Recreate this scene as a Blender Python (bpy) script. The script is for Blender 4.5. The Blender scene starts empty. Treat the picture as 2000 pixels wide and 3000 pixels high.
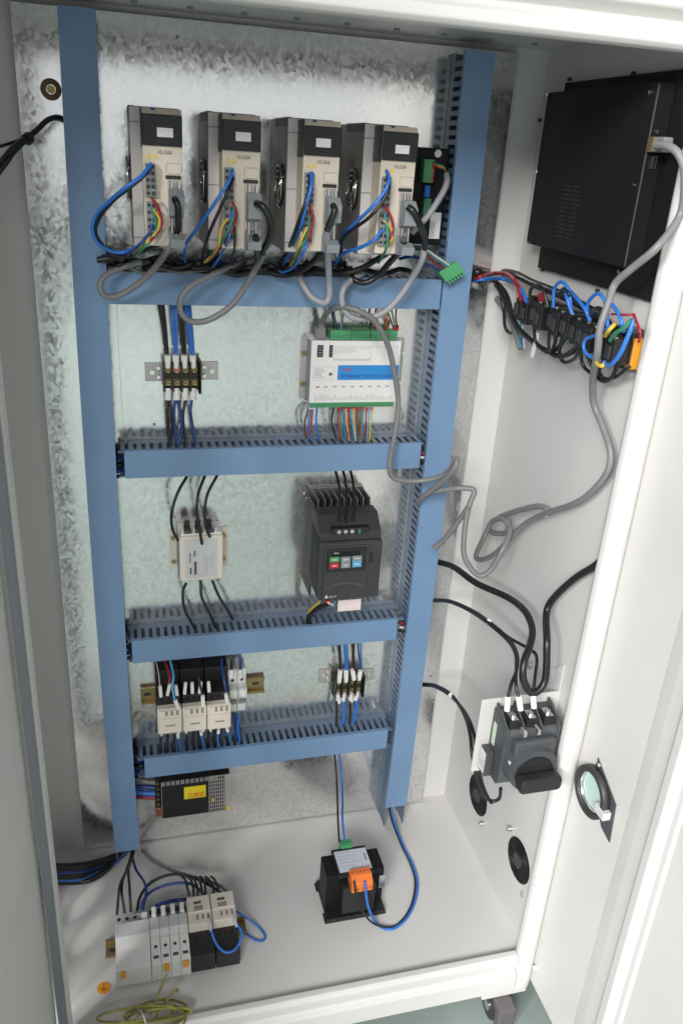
import bpy, bmesh, math, random
from mathutils import Vector, Matrix
random.seed(7)
SC = bpy.context.scene
COL = SC.collection
R = math.radians

# ------------------------------------------------------------------ camera
CAM = Vector((0.0, -1.25, 1.2625))
RIGHT = Vector((0.96685063, -0.2482213, 0.0598836))
DOWN = Vector((-0.04704832, -0.40368638, -0.9136869))
FWD = Vector((0.25097074, 0.88058134, -0.40198283))
FOC = 2395.6                                   # focal length in pixels of the 2000 x 3000 photograph
cd = bpy.data.cameras.new('camera')
cam = bpy.data.objects.new('camera', cd)
COL.objects.link(cam)
cd.sensor_fit = 'VERTICAL'; cd.sensor_height = 36.0; cd.lens = FOC / 3000 * 36.0
cd.clip_start = 0.02; cd.clip_end = 200
cam.matrix_world = Matrix(((RIGHT.x, -DOWN.x, -FWD.x, CAM.x), (RIGHT.y, -DOWN.y, -FWD.y, CAM.y),
                           (RIGHT.z, -DOWN.z, -FWD.z, CAM.z), (0, 0, 0, 1)))
SC.camera = cam

# ------------------------------------------------------------------ world, lamps, exposure
w = bpy.data.worlds.new('World'); SC.world = w; w.use_nodes = True
w.node_tree.nodes['Background'].inputs[0].default_value = (0.93, 0.97, 1.0, 1)
w.node_tree.nodes['Background'].inputs[1].default_value = 0.07


def area(name, loc, target, sx, sy, power, col):
    l = bpy.data.lights.new(name, 'AREA'); l.shape = 'RECTANGLE'; l.size = sx; l.size_y = sy
    l.energy = power; l.color = col
    o = bpy.data.objects.new(name, l); COL.objects.link(o)
    o.location = loc
    o.rotation_euler = (Vector(target) - Vector(loc)).to_track_quat('-Z', 'Y').to_euler()
    return o


area('workshop_lamp', (-3.5, -5.0, 3.15), (0.3, -0.3, 0.7), 3.0, 0.9, 430, (1.0, 0.99, 0.975))
area('compact_lamp', (-3.6, -3.6, 3.0), (0.0, -0.2, 0.5), 0.45, 0.45, 115, (1.0, 0.985, 0.965))
area('floor_fill_lamp', (-2.2, -6.0, 4.6), (-0.8, -4.6, 0.0), 3.6, 1.4, 560, (1.0, 0.99, 0.975))  # added lamp, brightens the outside floor that the plate reflects
area('front_fill_panel', (0.0, -11.0, 1.7), (0.0, 0.0, 1.5), 11.0, 2.6, 95, (0.96, 0.985, 1.0))  # added soft panel behind the camera, brightens plate reflections and fills from the front
SC.view_settings.view_transform = 'Standard'
SC.view_settings.look = 'None'
SC.view_settings.exposure = -0.25
SC.view_settings.gamma = 1.0


# ------------------------------------------------------------------ picture point -> place in the room
def ray(px, py):
    return RIGHT * ((px - 1000) / FOC) + DOWN * ((py - 1500) / FOC) + FWD


def A(px, py, y):                              # point of the upright plane y = const seen at that pixel
    d = ray(px, py); return CAM + d * ((y - CAM.y) / d.y)


def AX(px, py, x):
    d = ray(px, py); return CAM + d * ((x - CAM.x) / d.x)


def AZ(px, py, z):
    d = ray(px, py); return CAM + d * ((z - CAM.z) / d.z)


# ------------------------------------------------------------------ materials
MATS = {}


def mat(name, col, rough=0.5, metal=0.0, bump=0.0, scale=200.0, var=0.0, vscale=8.0, coat=0.0, spec=0.5):
    m = bpy.data.materials.new(name); m.use_nodes = True
    nt = m.node_tree; b = nt.nodes['Principled BSDF']
    b.inputs['Base Color'].default_value = (*col, 1)
    b.inputs['Roughness'].default_value = rough
    b.inputs['Metallic'].default_value = metal
    b.inputs['Specular IOR Level'].default_value = spec
    b.inputs['Coat Weight'].default_value = coat
    tc = nt.nodes.new('ShaderNodeTexCoord')
    if var > 0:
        n = nt.nodes.new('ShaderNodeTexNoise'); n.inputs['Scale'].default_value = vscale; n.inputs['Detail'].default_value = 6
        nt.links.new(tc.outputs['Object'], n.inputs['Vector'])
        mr = nt.nodes.new('ShaderNodeMapRange')
        mr.inputs[1].default_value = 0.3; mr.inputs[2].default_value = 0.7
        mr.inputs[3].default_value = 1 - var; mr.inputs[4].default_value = 1 + var * 0.5
        nt.links.new(n.outputs['Fac'], mr.inputs[0])
        mx = nt.nodes.new('ShaderNodeVectorMath'); mx.operation = 'SCALE'
        mx.inputs[0].default_value = col
        nt.links.new(mr.outputs[0], mx.inputs['Scale'])
        nt.links.new(mx.outputs[0], b.inputs['Base Color'])
        r2 = nt.nodes.new('ShaderNodeMapRange')
        r2.inputs[1].default_value = 0.3; r2.inputs[2].default_value = 0.7
        r2.inputs[3].default_value = max(0.03, rough - 0.08); r2.inputs[4].default_value = min(1, rough + 0.1)
        nt.links.new(n.outputs['Fac'], r2.inputs[0]); nt.links.new(r2.outputs[0], b.inputs['Roughness'])
    if bump > 0:
        n2 = nt.nodes.new('ShaderNodeTexNoise'); n2.inputs['Scale'].default_value = scale; n2.inputs['Detail'].default_value = 3
        nt.links.new(tc.outputs['Object'], n2.inputs['Vector'])
        bp = nt.nodes.new('ShaderNodeBump'); bp.inputs['Strength'].default_value = bump; bp.inputs['Distance'].default_value = 0.001
        nt.links.new(n2.outputs['Fac'], bp.inputs['Height']); nt.links.new(bp.outputs[0], b.inputs['Normal'])
    MATS[name] = m
    return m


WHITE = mat('white_powder_coat', (0.635, 0.625, 0.608), 0.45, bump=0.12, scale=420, var=0.045, vscale=4)
DUCT = mat('blue_duct_plastic', (0.17, 0.285, 0.46), 0.40, var=0.09, vscale=9, bump=0.03, scale=300)
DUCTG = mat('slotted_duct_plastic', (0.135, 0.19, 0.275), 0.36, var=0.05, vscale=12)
STEELSHADE = mat('shaded_chassis_steel', (0.30, 0.28, 0.265), 0.42, metal=0.5, var=0.08, vscale=20)  # drive chassis sides, their shade put in as a darker steel
PALELIT = mat('lit_face_and_scribe_metal', (0.62, 0.59, 0.58), 0.42, metal=0.3, var=0.05, vscale=20)  # lit front of the same chassis, painted paler; also the scribed line
FIN = mat('grey_cast_fin', (0.30, 0.295, 0.29), 0.34, metal=0.8, var=0.1, vscale=30)
ALU = mat('brushed_aluminium', (0.52, 0.50, 0.49), 0.42, metal=0.55, var=0.08, vscale=20)
STEEL = mat('bright_steel', (0.75, 0.74, 0.72), 0.2, metal=1.0)
ZINC = mat('zinc_strip', (0.36, 0.38, 0.43), 0.4, metal=0.3, var=0.1, vscale=10)
BEIGE = mat('beige_plastic', (0.64, 0.565, 0.47), 0.5, var=0.03, vscale=15)
CREAM = mat('cream_plastic', (0.74, 0.68, 0.59), 0.45, var=0.03, vscale=20)
GLOSS = mat('smoked_window', (0.012, 0.013, 0.016), 0.16, spec=0.3)
BLACK = mat('black_plastic', (0.016, 0.016, 0.017), 0.45, var=0.15, vscale=30)
BLACKM = mat('black_sheet_metal', (0.011, 0.0115, 0.0125), 0.5, bump=0.08, scale=700, var=0.12, vscale=6, spec=0.18)
DARK = mat('dark_grey_plastic', (0.038, 0.038, 0.04), 0.48, var=0.1, vscale=25)
SLATE = mat('slate_grey_plastic', (0.066, 0.071, 0.078), 0.45, var=0.08, vscale=25)
GREYP = mat('grey_plastic', (0.235, 0.26, 0.28), 0.5, var=0.05, vscale=25)
LGREY = mat('pale_grey_plastic', (0.60, 0.61, 0.60), 0.42, var=0.03, vscale=25)
WHITEP = mat('white_plastic', (0.80, 0.79, 0.77), 0.4, var=0.02, vscale=25)
PAPER = mat('white_paper', (0.80, 0.78, 0.78), 0.7, var=0.03, vscale=60)
INK = mat('print_ink', (0.10, 0.10, 0.11), 0.7)
INKL = mat('pale_print_ink', (0.42, 0.42, 0.44), 0.7)
GREEN = mat('green_connector_plastic', (0.075, 0.33, 0.14), 0.42, var=0.1, vscale=60)
DGREEN = mat('deep_green_connector_plastic', (0.05, 0.20, 0.11), 0.42, var=0.1, vscale=60)
ORANGE = mat('orange_plastic', (0.80, 0.20, 0.035), 0.42, var=0.05, vscale=40)
YELLOW = mat('yellow_plastic', (0.78, 0.55, 0.03), 0.5)
AMBER = mat('amber_plastic', (0.66, 0.29, 0.02), 0.5)
RED = mat('red_plastic', (0.50, 0.018, 0.018), 0.45)
REDP = mat('faded_red_print', (0.55, 0.20, 0.20), 0.5)
BLUEP = mat('blue_print', (0.025, 0.26, 0.66), 0.5)
BRASS = mat('yellow_passivated_steel', (0.40, 0.31, 0.145), 0.36, metal=0.8, var=0.18, vscale=40)
COPPER = mat('copper', (0.75, 0.32, 0.20), 0.3, metal=0.9)
OLIVE = mat('olive_black_moulding', (0.020, 0.021, 0.013), 0.45, var=0.1, vscale=40)
WBLK = mat('black_wire_pvc', (0.013, 0.013, 0.014), 0.36)
WBLU = mat('blue_wire_pvc', (0.025, 0.16, 0.56), 0.36)
WNAV = mat('navy_wire_pvc', (0.012, 0.045, 0.20), 0.36)
WSKY = mat('sky_wire_pvc', (0.09, 0.36, 0.62), 0.36)
WRED = mat('red_wire_pvc', (0.31, 0.016, 0.026), 0.4)
WYEL = mat('yellow_wire_pvc', (0.58, 0.41, 0.05), 0.4)
WGRN = mat('green_wire_pvc', (0.025, 0.20, 0.11), 0.4)
WTEA = mat('teal_wire_pvc', (0.05, 0.25, 0.27), 0.36)
WGRY = mat('grey_cable_jacket', (0.20, 0.20, 0.205), 0.45, var=0.08, vscale=60)
WLGR = mat('pale_grey_cable_jacket', (0.36, 0.36, 0.39), 0.42)
WORG = mat('orange_wire_pvc', (0.66, 0.16, 0.03), 0.36)
WWHT = mat('white_wire_pvc', (0.70, 0.66, 0.58), 0.4)
WBRN = mat('brown_wire_pvc', (0.12, 0.04, 0.02), 0.4)
WYGR = mat('yellow_green_earth_pvc', (0.33, 0.32, 0.07), 0.5, var=0.45, vscale=60)
TEALF = mat('teal_epoxy_floor', (0.34, 0.41, 0.385), 0.26, var=0.18, vscale=3.0, bump=0.05, scale=60)


def galv():
    m = bpy.data.materials.new('galvanised_steel'); m.use_nodes = True
    nt = m.node_tree; b = nt.nodes['Principled BSDF']; L = nt.links.new
    tc = nt.nodes.new('ShaderNodeTexCoord')
    mp = nt.nodes.new('ShaderNodeMapping'); mp.inputs['Scale'].default_value = (1, 1, 0.75)
    L(tc.outputs['Object'], mp.inputs[0])
    wn = nt.nodes.new('ShaderNodeTexNoise'); wn.inputs['Scale'].default_value = 26; wn.inputs['Detail'].default_value = 4
    L(mp.outputs[0], wn.inputs['Vector'])
    ad = nt.nodes.new('ShaderNodeVectorMath'); ad.operation = 'MULTIPLY_ADD'
    ad.inputs[1].default_value = (0.03, 0.03, 0.03)
    L(wn.outputs['Color'], ad.inputs[0]); L(mp.outputs[0], ad.inputs[2])
    v = nt.nodes.new('ShaderNodeTexVoronoi'); v.inputs['Scale'].default_value = 210
    L(ad.outputs[0], v.inputs['Vector'])
    big = nt.nodes.new('ShaderNodeTexNoise'); big.inputs['Scale'].default_value = 120.0; big.inputs['Detail'].default_value = 4
    big.inputs['Roughness'].default_value = 0.68
    L(mp.outputs[0], big.inputs['Vector'])
    zone = nt.nodes.new('ShaderNodeTexNoise'); zone.inputs['Scale'].default_value = 5.0; zone.inputs['Detail'].default_value = 3
    L(mp.outputs[0], zone.inputs['Vector'])
    zr = nt.nodes.new('ShaderNodeMapRange'); zr.inputs[1].default_value = 0.38; zr.inputs[2].default_value = 0.62
    zr.inputs[3].default_value = 0.12; zr.inputs[4].default_value = 1.0
    L(zone.outputs['Fac'], zr.inputs[0])
    sep = nt.nodes.new('ShaderNodeSeparateColor'); L(v.outputs['Color'], sep.inputs[0])
    mxv = nt.nodes.new('ShaderNodeMath'); mxv.operation = 'MULTIPLY_ADD'; mxv.inputs[1].default_value = 0.42
    L(sep.outputs[0], mxv.inputs[0])
    hb = nt.nodes.new('ShaderNodeMath'); hb.operation = 'MULTIPLY'; hb.inputs[1].default_value = 0.62
    L(big.outputs['Fac'], hb.inputs[0]); L(hb.outputs[0], mxv.inputs[2])
    cr = nt.nodes.new('ShaderNodeValToRGB')
    cr.color_ramp.elements[0].position = 0.25; cr.color_ramp.elements[0].color = (0.68, 0.685, 0.68, 1)
    cr.color_ramp.elements[1].position = 0.72; cr.color_ramp.elements[1].color = (0.87, 0.87, 0.862, 1)
    L(mxv.outputs[0], cr.inputs[0]); L(cr.outputs[0], b.inputs['Base Color'])
    rr = nt.nodes.new('ShaderNodeMapRange'); rr.inputs[1].default_value = 0.25; rr.inputs[2].default_value = 0.75
    rr.inputs[3].default_value = 0.11; rr.inputs[4].default_value = 0.22
    L(mxv.outputs[0], rr.inputs[0]); L(rr.outputs[0], b.inputs['Roughness'])
    b.inputs['Metallic'].default_value = 0.9
    # every zinc grain is tilted a little differently
    geo = nt.nodes.new('ShaderNodeNewGeometry')
    def vm(op, a, c):
        n = nt.nodes.new('ShaderNodeVectorMath'); n.operation = op
        for k, q in ((0, a), (1, c)):
            if q is None: continue
            if isinstance(q, tuple): n.inputs[k].default_value = q
            else: L(q, n.inputs[k])
        return n
    c1 = vm('SUBTRACT', v.outputs['Color'], (0.5, 0.5, 0.5)).outputs[0]
    c2 = vm('SUBTRACT', big.outputs['Color'], (0.5, 0.5, 0.5)).outputs[0]
    m1 = vm('MULTIPLY', c1, (0.028, 0.0, 0.028)).outputs[0]
    m2 = vm('MULTIPLY', c2, (0.044, 0.0, 0.044)).outputs[0]
    sm = vm('ADD', m1, m2).outputs[0]
    sc_ = nt.nodes.new('ShaderNodeVectorMath'); sc_.operation = 'SCALE'
    L(sm, sc_.inputs[0]); L(zr.outputs[0], sc_.inputs['Scale'])
    fin = vm('NORMALIZE', vm('ADD', geo.outputs['Normal'], sc_.outputs[0]).outputs[0], None)
    L(fin.outputs[0], b.inputs['Normal'])
    return m


GALV = galv()


# ------------------------------------------------------------------ mesh builder
def root_of(o):
    while o.parent: o = o.parent
    return o


class MB:
    def __init__(s): s.v = []; s.f = []; s.sm = []

    def add(s, vs, fs, smooth=False):
        k = len(s.v); s.v += [Vector(p) for p in vs]
        s.f += [tuple(i + k for i in f) for f in fs]; s.sm += [smooth] * len(fs)
        return s

    def box(s, x0, x1, y0, y1, z0, z1, bev=0.0):
        if x0 > x1: x0, x1 = x1, x0
        if y0 > y1: y0, y1 = y1, y0
        if z0 > z1: z0, z1 = z1, z0
        if bev > 0:
            b = min(bev, (x1 - x0) / 2.2, (y1 - y0) / 2.2, (z1 - z0) / 2.2)
            bm = bmesh.new(); bmesh.ops.create_cube(bm, size=1)
            for v in bm.verts:
                v.co = Vector(((x0 + x1) / 2 + v.co.x * (x1 - x0), (y0 + y1) / 2 + v.co.y * (y1 - y0), (z0 + z1) / 2 + v.co.z * (z1 - z0)))
            bmesh.ops.bevel(bm, geom=bm.edges[:], offset=b, segments=2, profile=0.5, affect='EDGES')
            return s.frombm(bm)
        vs = [(x, y, z) for x in (x0, x1) for y in (y0, y1) for z in (z0, z1)]
        return s.add(vs, [(0, 1, 3, 2), (4, 6, 7, 5), (0, 4, 5, 1), (2, 3, 7, 6), (0, 2, 6, 4), (1, 5, 7, 3)])

    def frombm(s, bm):
        bm.verts.index_update()
        s.add([v.co.copy() for v in bm.verts], [tuple(v.index for v in f.verts) for f in bm.faces])
        bm.free(); return s

    def prism(s, poly, o, u, v, e, bev=0):          # polygon (a,b) in axes u,v at o, pushed along vector e
        o, u, v, e = Vector(o), Vector(u), Vector(v), Vector(e)
        n = len(poly); vs = [o + u * a + v * b for a, b in poly]; vs += [p + e for p in vs]
        fs = [tuple(range(n)), tuple(range(2 * n - 1, n - 1, -1))] + [(i, i + n, (i + 1) % n + n, (i + 1) % n) for i in range(n)]
        bm = bmesh.new(); bv = [bm.verts.new(p) for p in vs]
        for f in fs: bm.faces.new([bv[i] for i in f])
        bmesh.ops.recalc_face_normals(bm, faces=bm.faces[:])
        if bev: bmesh.ops.bevel(bm, geom=bm.edges[:], offset=bev, segments=2, profile=0.5, affect='EDGES')
        return s.frombm(bm)

    def cyl(s, p, q, r0, r1=None, n=16, cap=True):
        p, q = Vector(p), Vector(q); r1 = r0 if r1 is None else r1
        d = (q - p).normalized(); a = d.orthogonal().normalized(); b = d.cross(a)
        ring = [(a * math.cos(t) + b * math.sin(t)) for t in [2 * math.pi * i / n for i in range(n)]]
        s.add([p + k * r0 for k in ring] + [q + k * r1 for k in ring], [(i, (i + 1) % n, (i + 1) % n + n, i + n) for i in range(n)], True)
        if cap:
            s.add([p + k * r0 for k in ring], [tuple(range(n - 1, -1, -1))]); s.add([q + k * r1 for k in ring], [tuple(range(n))])
        return s

    def ring(s, c, axis, ro, ri, h, n=32):          # flat washer
        c = Vector(c); d = Vector(axis).normalized(); a = d.orthogonal().normalized(); b = d.cross(a)
        vs = []
        for hh, r in ((0, ri), (0, ro), (h, ro), (h, ri)):
            vs += [c + d * hh + (a * math.cos(2 * math.pi * i / n) + b * math.sin(2 * math.pi * i / n)) * r for i in range(n)]
        fs = []
        for k in range(4):
            for i in range(n):
                j = (i + 1) % n; fs.append((k * n + i, k * n + j, ((k + 1) % 4) * n + j, ((k + 1) % 4) * n + i))
        return s.add(vs, fs, True)

    def torus(s, c, axis, Rr, r, n=28, m=8):
        d = Vector(axis).normalized(); a = d.orthogonal().normalized(); b = d.cross(a); c = Vector(c)
        pts = [c + (a * math.cos(2 * math.pi * i / n) + b * math.sin(2 * math.pi * i / n)) * Rr for i in range(n)]
        return s.tube(pts, r, m, closed=True)

    def tube(s, pts, r, n=8, closed=False):
        P = [Vector(p) for p in pts]; N = len(P); vs = []; fs = []
        up = None
        for i in range(N):
            t = (P[(i + 1) % N] - P[i - 1]) if closed else (P[min(i + 1, N - 1)] - P[max(i - 1, 0)])
            if t.length < 1e-9: t = Vector((0, 0, 1))
            t.normalize()
            if up is None: up = t.orthogonal().normalized()
            up = (up - t * up.dot(t))
            up = up.normalized() if up.length > 1e-6 else t.orthogonal().normalized()
            b = t.cross(up)
            rr = r[i] if isinstance(r, (list, tuple)) else r
            vs += [P[i] + (up * math.cos(2 * math.pi * k / n) + b * math.sin(2 * math.pi * k / n)) * rr for k in range(n)]
        for i in range(N if closed else N - 1):
            for k in range(n):
                i2 = (i + 1) % N
                fs.append((i * n + k, i * n + (k + 1) % n, i2 * n + (k + 1) % n, i2 * n + k))
        s.add(vs, fs, True)
        if not closed:
            s.add(vs[:n], [tuple(range(n - 1, -1, -1))]); s.add(vs[-n:], [tuple(range(n))])
        return s

    def build(s, name, m, parent=None, label=None):
        off = root_of(parent).location if parent else Vector((0, 0, 0))
        me = bpy.data.meshes.new(name)
        me.from_pydata([tuple(v - off) for v in s.v], [], s.f)
        me.polygons.foreach_set('use_smooth', s.sm)
        me.materials.append(m); me.update()
        o = bpy.data.objects.new(name, me); COL.objects.link(o)
        if parent: o.parent = parent
        if label: o['label'] = label
        return o


    def pieces(s, name, m, parent):
        """each separate solid becomes an object of its own"""
        par = {}
        def find(a):
            while par[a] != a: par[a] = par[par[a]]; a = par[a]
            return a
        key = [tuple(round(c, 6) for c in v) for v in s.v]
        for k in key: par.setdefault(k, k)
        for f in s.f:
            for i in f[1:]: par[find(key[i])] = find(key[f[0]])
        grp = {}
        for n, f in enumerate(s.f): grp.setdefault(find(key[f[0]]), []).append(n)
        for fs in grp.values():
            q = MB(); mp = {}
            for n in fs:
                for i in s.f[n]:
                    if i not in mp: mp[i] = len(q.v); q.v.append(s.v[i])
                q.f.append(tuple(mp[i] for i in s.f[n])); q.sm.append(s.sm[n])
            q.build(name, m, parent)


def thing(name, label, cat, loc=(0, 0, 0), group=None):
    o = bpy.data.objects.new(name, None); COL.objects.link(o); o.location = loc
    o.empty_display_size = 0.02
    o['label'] = label; o['category'] = cat
    if group: o['group'] = group
    return o


def tag(o, label, cat, group=None):
    o['label'] = label; o['category'] = cat
    if group: o['group'] = group
    return o


def copy_tree(o, parent=None):
    c = o.copy(); COL.objects.link(c)
    if parent: c.parent = parent
    for ch in list(o.children): copy_tree(ch, c)
    return c


def box(*a, bev=0.0): return MB().box(*a, bev=bev)


def text(name, s, size, m, o, u, v, parent, depth=0.0003, fit=None):
    cu = bpy.data.curves.new(name, 'FONT'); cu.body = s; cu.size = size; cu.extrude = depth / 2; cu.resolution_u = 2
    t = bpy.data.objects.new('tmp', cu); COL.objects.link(t)
    bpy.context.view_layer.update()
    me = bpy.data.meshes.new_from_object(t.evaluated_get(bpy.context.evaluated_depsgraph_get()))
    bpy.data.objects.remove(t)
    o, u, v = Vector(o), Vector(u).normalized(), Vector(v).normalized(); nrm = u.cross(v)
    k = 1.0
    if fit and len(me.vertices):
        wd = max(q.co.x for q in me.vertices); k = fit / max(wd, 1e-6)
    off = root_of(parent).location
    for q in me.vertices:
        q.co = o + u * q.co.x * k + v * q.co.y + nrm * (q.co.z + depth / 2) - off
    me.materials.clear(); me.materials.append(m)
    ob = bpy.data.objects.new(name, me); COL.objects.link(ob); ob.parent = parent
    return ob


def spline(P, per=7):
    P = [Vector(p) for p in P]
    if len(P) < 3:
        return [P[0].lerp(P[-1], i / per) for i in range(per + 1)]
    Q = [P[0] * 2 - P[1]] + P + [P[-1] * 2 - P[-2]]; out = []
    for i in range(1, len(Q) - 2):
        a, b, c, d = Q[i - 1:i + 3]
        for k in range(per):
            t = k / per
            out.append(0.5 * ((2 * b) + (c - a) * t + (2 * a - 5 * b + 4 * c - d) * t * t + (3 * b - a - 3 * c + d) * t ** 3))
    out.append(P[-1]); return out


def wire(label, m, r, pts, y=None, x=None, z=None, name='wire', cat='wire', group=None, sleeve0=None, sleeve1=None, sm=None, n=8):
    """pts: (px, py[, depth]) points of the photograph at their real depth (upright plane y, side plane x or level z)"""
    P = []
    for p in pts:
        if isinstance(p, Vector): P.append(p); continue
        if y is not None: P.append(A(p[0], p[1], p[2] if len(p) > 2 else y))
        elif x is not None: P.append(AX(p[0], p[1], p[2] if len(p) > 2 else x))
        else: P.append(AZ(p[0], p[1], p[2] if len(p) > 2 else z))
        if P[-1].z < r + 0.001 and p[1] > 2300: P[-1] = AZ(p[0], p[1], r + 0.0015)
    S = spline(P)
    o = MB().tube(S, r, n).build(name, m)
    tag(o, label, cat, group)
    for end, L in ((0, sleeve0), (1, sleeve1)):
        if L:
            a = S[0] if end == 0 else S[-1]; b = S[2] if end == 0 else S[-3]
            d = (a - b).normalized()
            ob = MB().cyl(a - d * 0.002, a + d * L, r * 1.6, r * 1.5, 10).build('sleeve', sm or WHITEP)
            ob.parent = o
    return o


# ================================================================== the room
o = MB().box(-9, 9, -12, 3, -0.235, -0.135).build('workshop_floor', TEALF); o['kind'] = 'structure'

# ================================================================== the cabinet
XL, XR, YB, YF = -0.185, 0.633, 0.013, -0.385
cab = thing('cabinet', 'tall white control cabinet standing open on casters, right door swung out', 'cabinet', (0.22, -0.19, -0.135))
box(XL - 0.02, XR + 0.02, YB, YB + 0.02, -0.05, 1.46).build('back_panel', WHITE, cab)
bm = bmesh.new(); loops = [[(YB, -0.05), (YF + 0.012, -0.05), (YF + 0.012, 1.46), (YB, 1.46)]]
for hy, hz in ((-0.195, 0.067), (-0.273, 0.073)):
    loops.append([(hy + 0.025 * math.cos(i * math.pi / 12), hz + 0.025 * math.sin(i * math.pi / 12)) for i in range(24)])
for lp in loops:
    vs_ = [bm.verts.new((XL, a, b_)) for a, b_ in lp]
    for i in range(len(vs_)): bm.edges.new((vs_[i], vs_[(i + 1) % len(vs_)]))
bmesh.ops.triangle_fill(bm, edges=bm.edges[:], use_beauty=True)
ex = bmesh.ops.extrude_face_region(bm, geom=bm.faces[:])
for v_ in [g for g in ex['geom'] if isinstance(g, bmesh.types.BMVert)]: v_.co.x -= 0.002
bmesh.ops.recalc_face_normals(bm, faces=bm.faces[:])
MB().frombm(bm).build('side_panel', WHITE, cab)
sp = box(XR, XR + 0.015, YB, YF + 0.012, -0.05, 1.46).build('side_panel', WHITE, cab)
box(XL, XR, YB, YF + 0.012, -0.02, 0.0).build('floor_panel', WHITE, cab)
rf = box(XL, XR, YB, YF + 0.012, 1.418, 1.438).build('roof_panel', WHITE, cab)
b = MB()
for i in range(11):
    xx = -0.1 + i * 0.068; b.cyl((xx, -0.045, 1.418), (xx, -0.045, 1.4155), 0.0040, n=10)
b.pieces('roof_bolt', GREYP, cab)
# header, sill and jambs of bent sheet
b = MB()
b.prism([(0.012, 1.381), (-0.006, 1.381), (-0.012, 1.386), (-0.012, 1.396), (0.002, 1.4045), (0.004, 1.4085), (-0.014, 1.416), (-0.016, 1.42), (-0.016, 1.62), (0.012, 1.62)],
        (XL - 0.12, YF, 0), (0, 1, 0), (0, 0, 1), (1.3, 0, 0), bev=0.002).build('header', WHITE, cab)
b = MB()
b.prism([(0.010, 0.004), (0.006, 0.012), (-0.004, 0.012), (-0.010, 0.006), (-0.010, -0.010), (-0.004, -0.016), (-0.004, -0.022), (-0.013, -0.028), (-0.014, -0.064), (0.010, -0.064)],
        (XL - 0.05, YF, 0), (0, 1, 0), (0, 0, 1), (0.849, 0, 0), bev=0.0015).build('sill', WHITE, cab)
b = MB()
b.prism([(0.618, 0.012), (0.614, 0.004), (0.615, -0.005), (0.619, -0.011), (0.627, -0.0145), (0.636, -0.0145), (0.643, -0.011), (0.6475, -0.004), (0.649, 0.012)],
        (0, YF, -0.066), (1, 0, 0), (0, 1, 0), (0, 0, 1.45), bev=0.0025).build('jamb', WHITE, cab)
b = MB()
b.box(-0.136, -0.121, YF - 0.004, YF + 0.012, -0.066, 1.38)
jl = b.build('jamb', WHITE, cab)
MB().prism([(-0.138, YF - 0.002), (-0.158, YF - 0.002), (-0.215, -0.95), (-0.195, -0.95)], (0, 0, -0.058), (1, 0, 0), (0, 1, 0), (0, 0, 1.68), bev=0.002).build('door', WHITE, cab)
box(-0.1345, -0.1215, YF - 0.0052, YF - 0.0041, -0.06, 1.38).build('zinc_strip', ZINC, jl)
box(-0.1213, -0.1178, YF - 0.016, YF + 0.012, -0.066, 1.38, bev=0.001).build('lip', WHITE, jl)
# the right door, swung straight out
DX = 0.647
door = box(DX, DX + 0.02, YF + 0.010, -1.02, -0.058, 1.62, bev=0.003).build('door', WHITE, cab)
MB().prism([(0, -0.522), (-0.0016, -0.532), (-0.0035, -0.546), (-0.0045, -0.572), (-0.013, -0.580), (-0.014, -0.594), (-0.004, -0.602), (-0.004, -0.612), (0, -0.616)],
           (DX - 0.0005, 0, -0.05), (1, 0, 0), (0, 1, 0), (0, 0, 1.6), bev=0.0015).build('stiffener_rib', WHITE, door)
MB().cyl((DX - 0.0005, -0.402, -0.012), (DX - 0.006, -0.402, -0.012), 0.004, n=12).build('hinge_pin', WHITEP, door)
# round operating port of the isolator
pc = Vector((DX, -0.447, 0.424))
MB().ring(pc + Vector((-0.0026, 0, 0)), (-1, 0, 0), 0.039, 0.031, 0.011, 44).build('port_ring', DARK, door)
MB().ring(pc + Vector((-0.0027, 0, 0)), (-1, 0, 0), 0.0308, 0.0285, 0.007, 44).build('port_liner', STEEL, door)
MB().cyl(pc + Vector((-0.0028, 0, 0)), pc + Vector((-0.0045, 0, 0)), 0.0283, n=40).build('port_glass', mat('pale_aqua_glass', (0.50, 0.66, 0.62), 0.55), door)
MB().prism([(0.012, 0.052), (-0.048, 0.018), (-0.054, -0.046), (-0.030, -0.040), (0.0, 0.0)], pc + Vector((-0.0006, 0, 0)), (0, 1, 0), (0, 0, 1), (-0.0018, 0, 0)).build('port_bracket', SLATE, door)
MB().cyl(pc + Vector((-0.0025, 0.004, 0.045)), pc + Vector((-0.007, 0.004, 0.045)), 0.0035, n=10).build('port_screw', STEEL, door)
box(DX - 0.016, DX - 0.003, pc.y - 0.046, pc.y - 0.022, pc.z - 0.012, pc.z + 0.001, bev=0.001).build('port_catch', LGREY, door)
# caster
cs = box(0.555, 0.640, -0.397, -0.31, -0.078, -0.0645, bev=0.002).build('caster', WHITE, cab)
MB().box(0.572, 0.618, -0.392, -0.350, -0.098, -0.079, bev=0.004).build('fork', DARK, cs)
MB().cyl((0.576, -0.385, -0.109), (0.584, -0.385, -0.109), 0.0255, n=24).cyl((0.6, -0.385, -0.109), (0.612, -0.385, -0.109), 0.0255, n=24).build('wheel', DARK, cs)
box(0.5785, 0.6115, -0.424, -0.376, -0.128, -0.0795, bev=0.004).build('wheel_guard', mat('brown_grey_plastic', (0.12, 0.11, 0.115), 0.5), cs)
MB().cyl((0.5765, -0.385, -0.109), (0.5735, -0.385, -0.109), 0.010, n=14).build('axle_cap', STEEL, cs)
# black oval laid on as the dark of a cable hole by the jamb, and triangular gusset with wing screw
b = MB()
b.prism([(0.006 * math.cos(t) * 3.2, 0.048 * math.sin(t)) for t in [i * math.pi / 14 for i in range(28)]], (XR - 0.0012, -0.376, 0.878), (0, 1, 0), (0, 0, 1), (0.0008, 0, 0))
b.build('cable_hole_dark', BLACK, cab)

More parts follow.
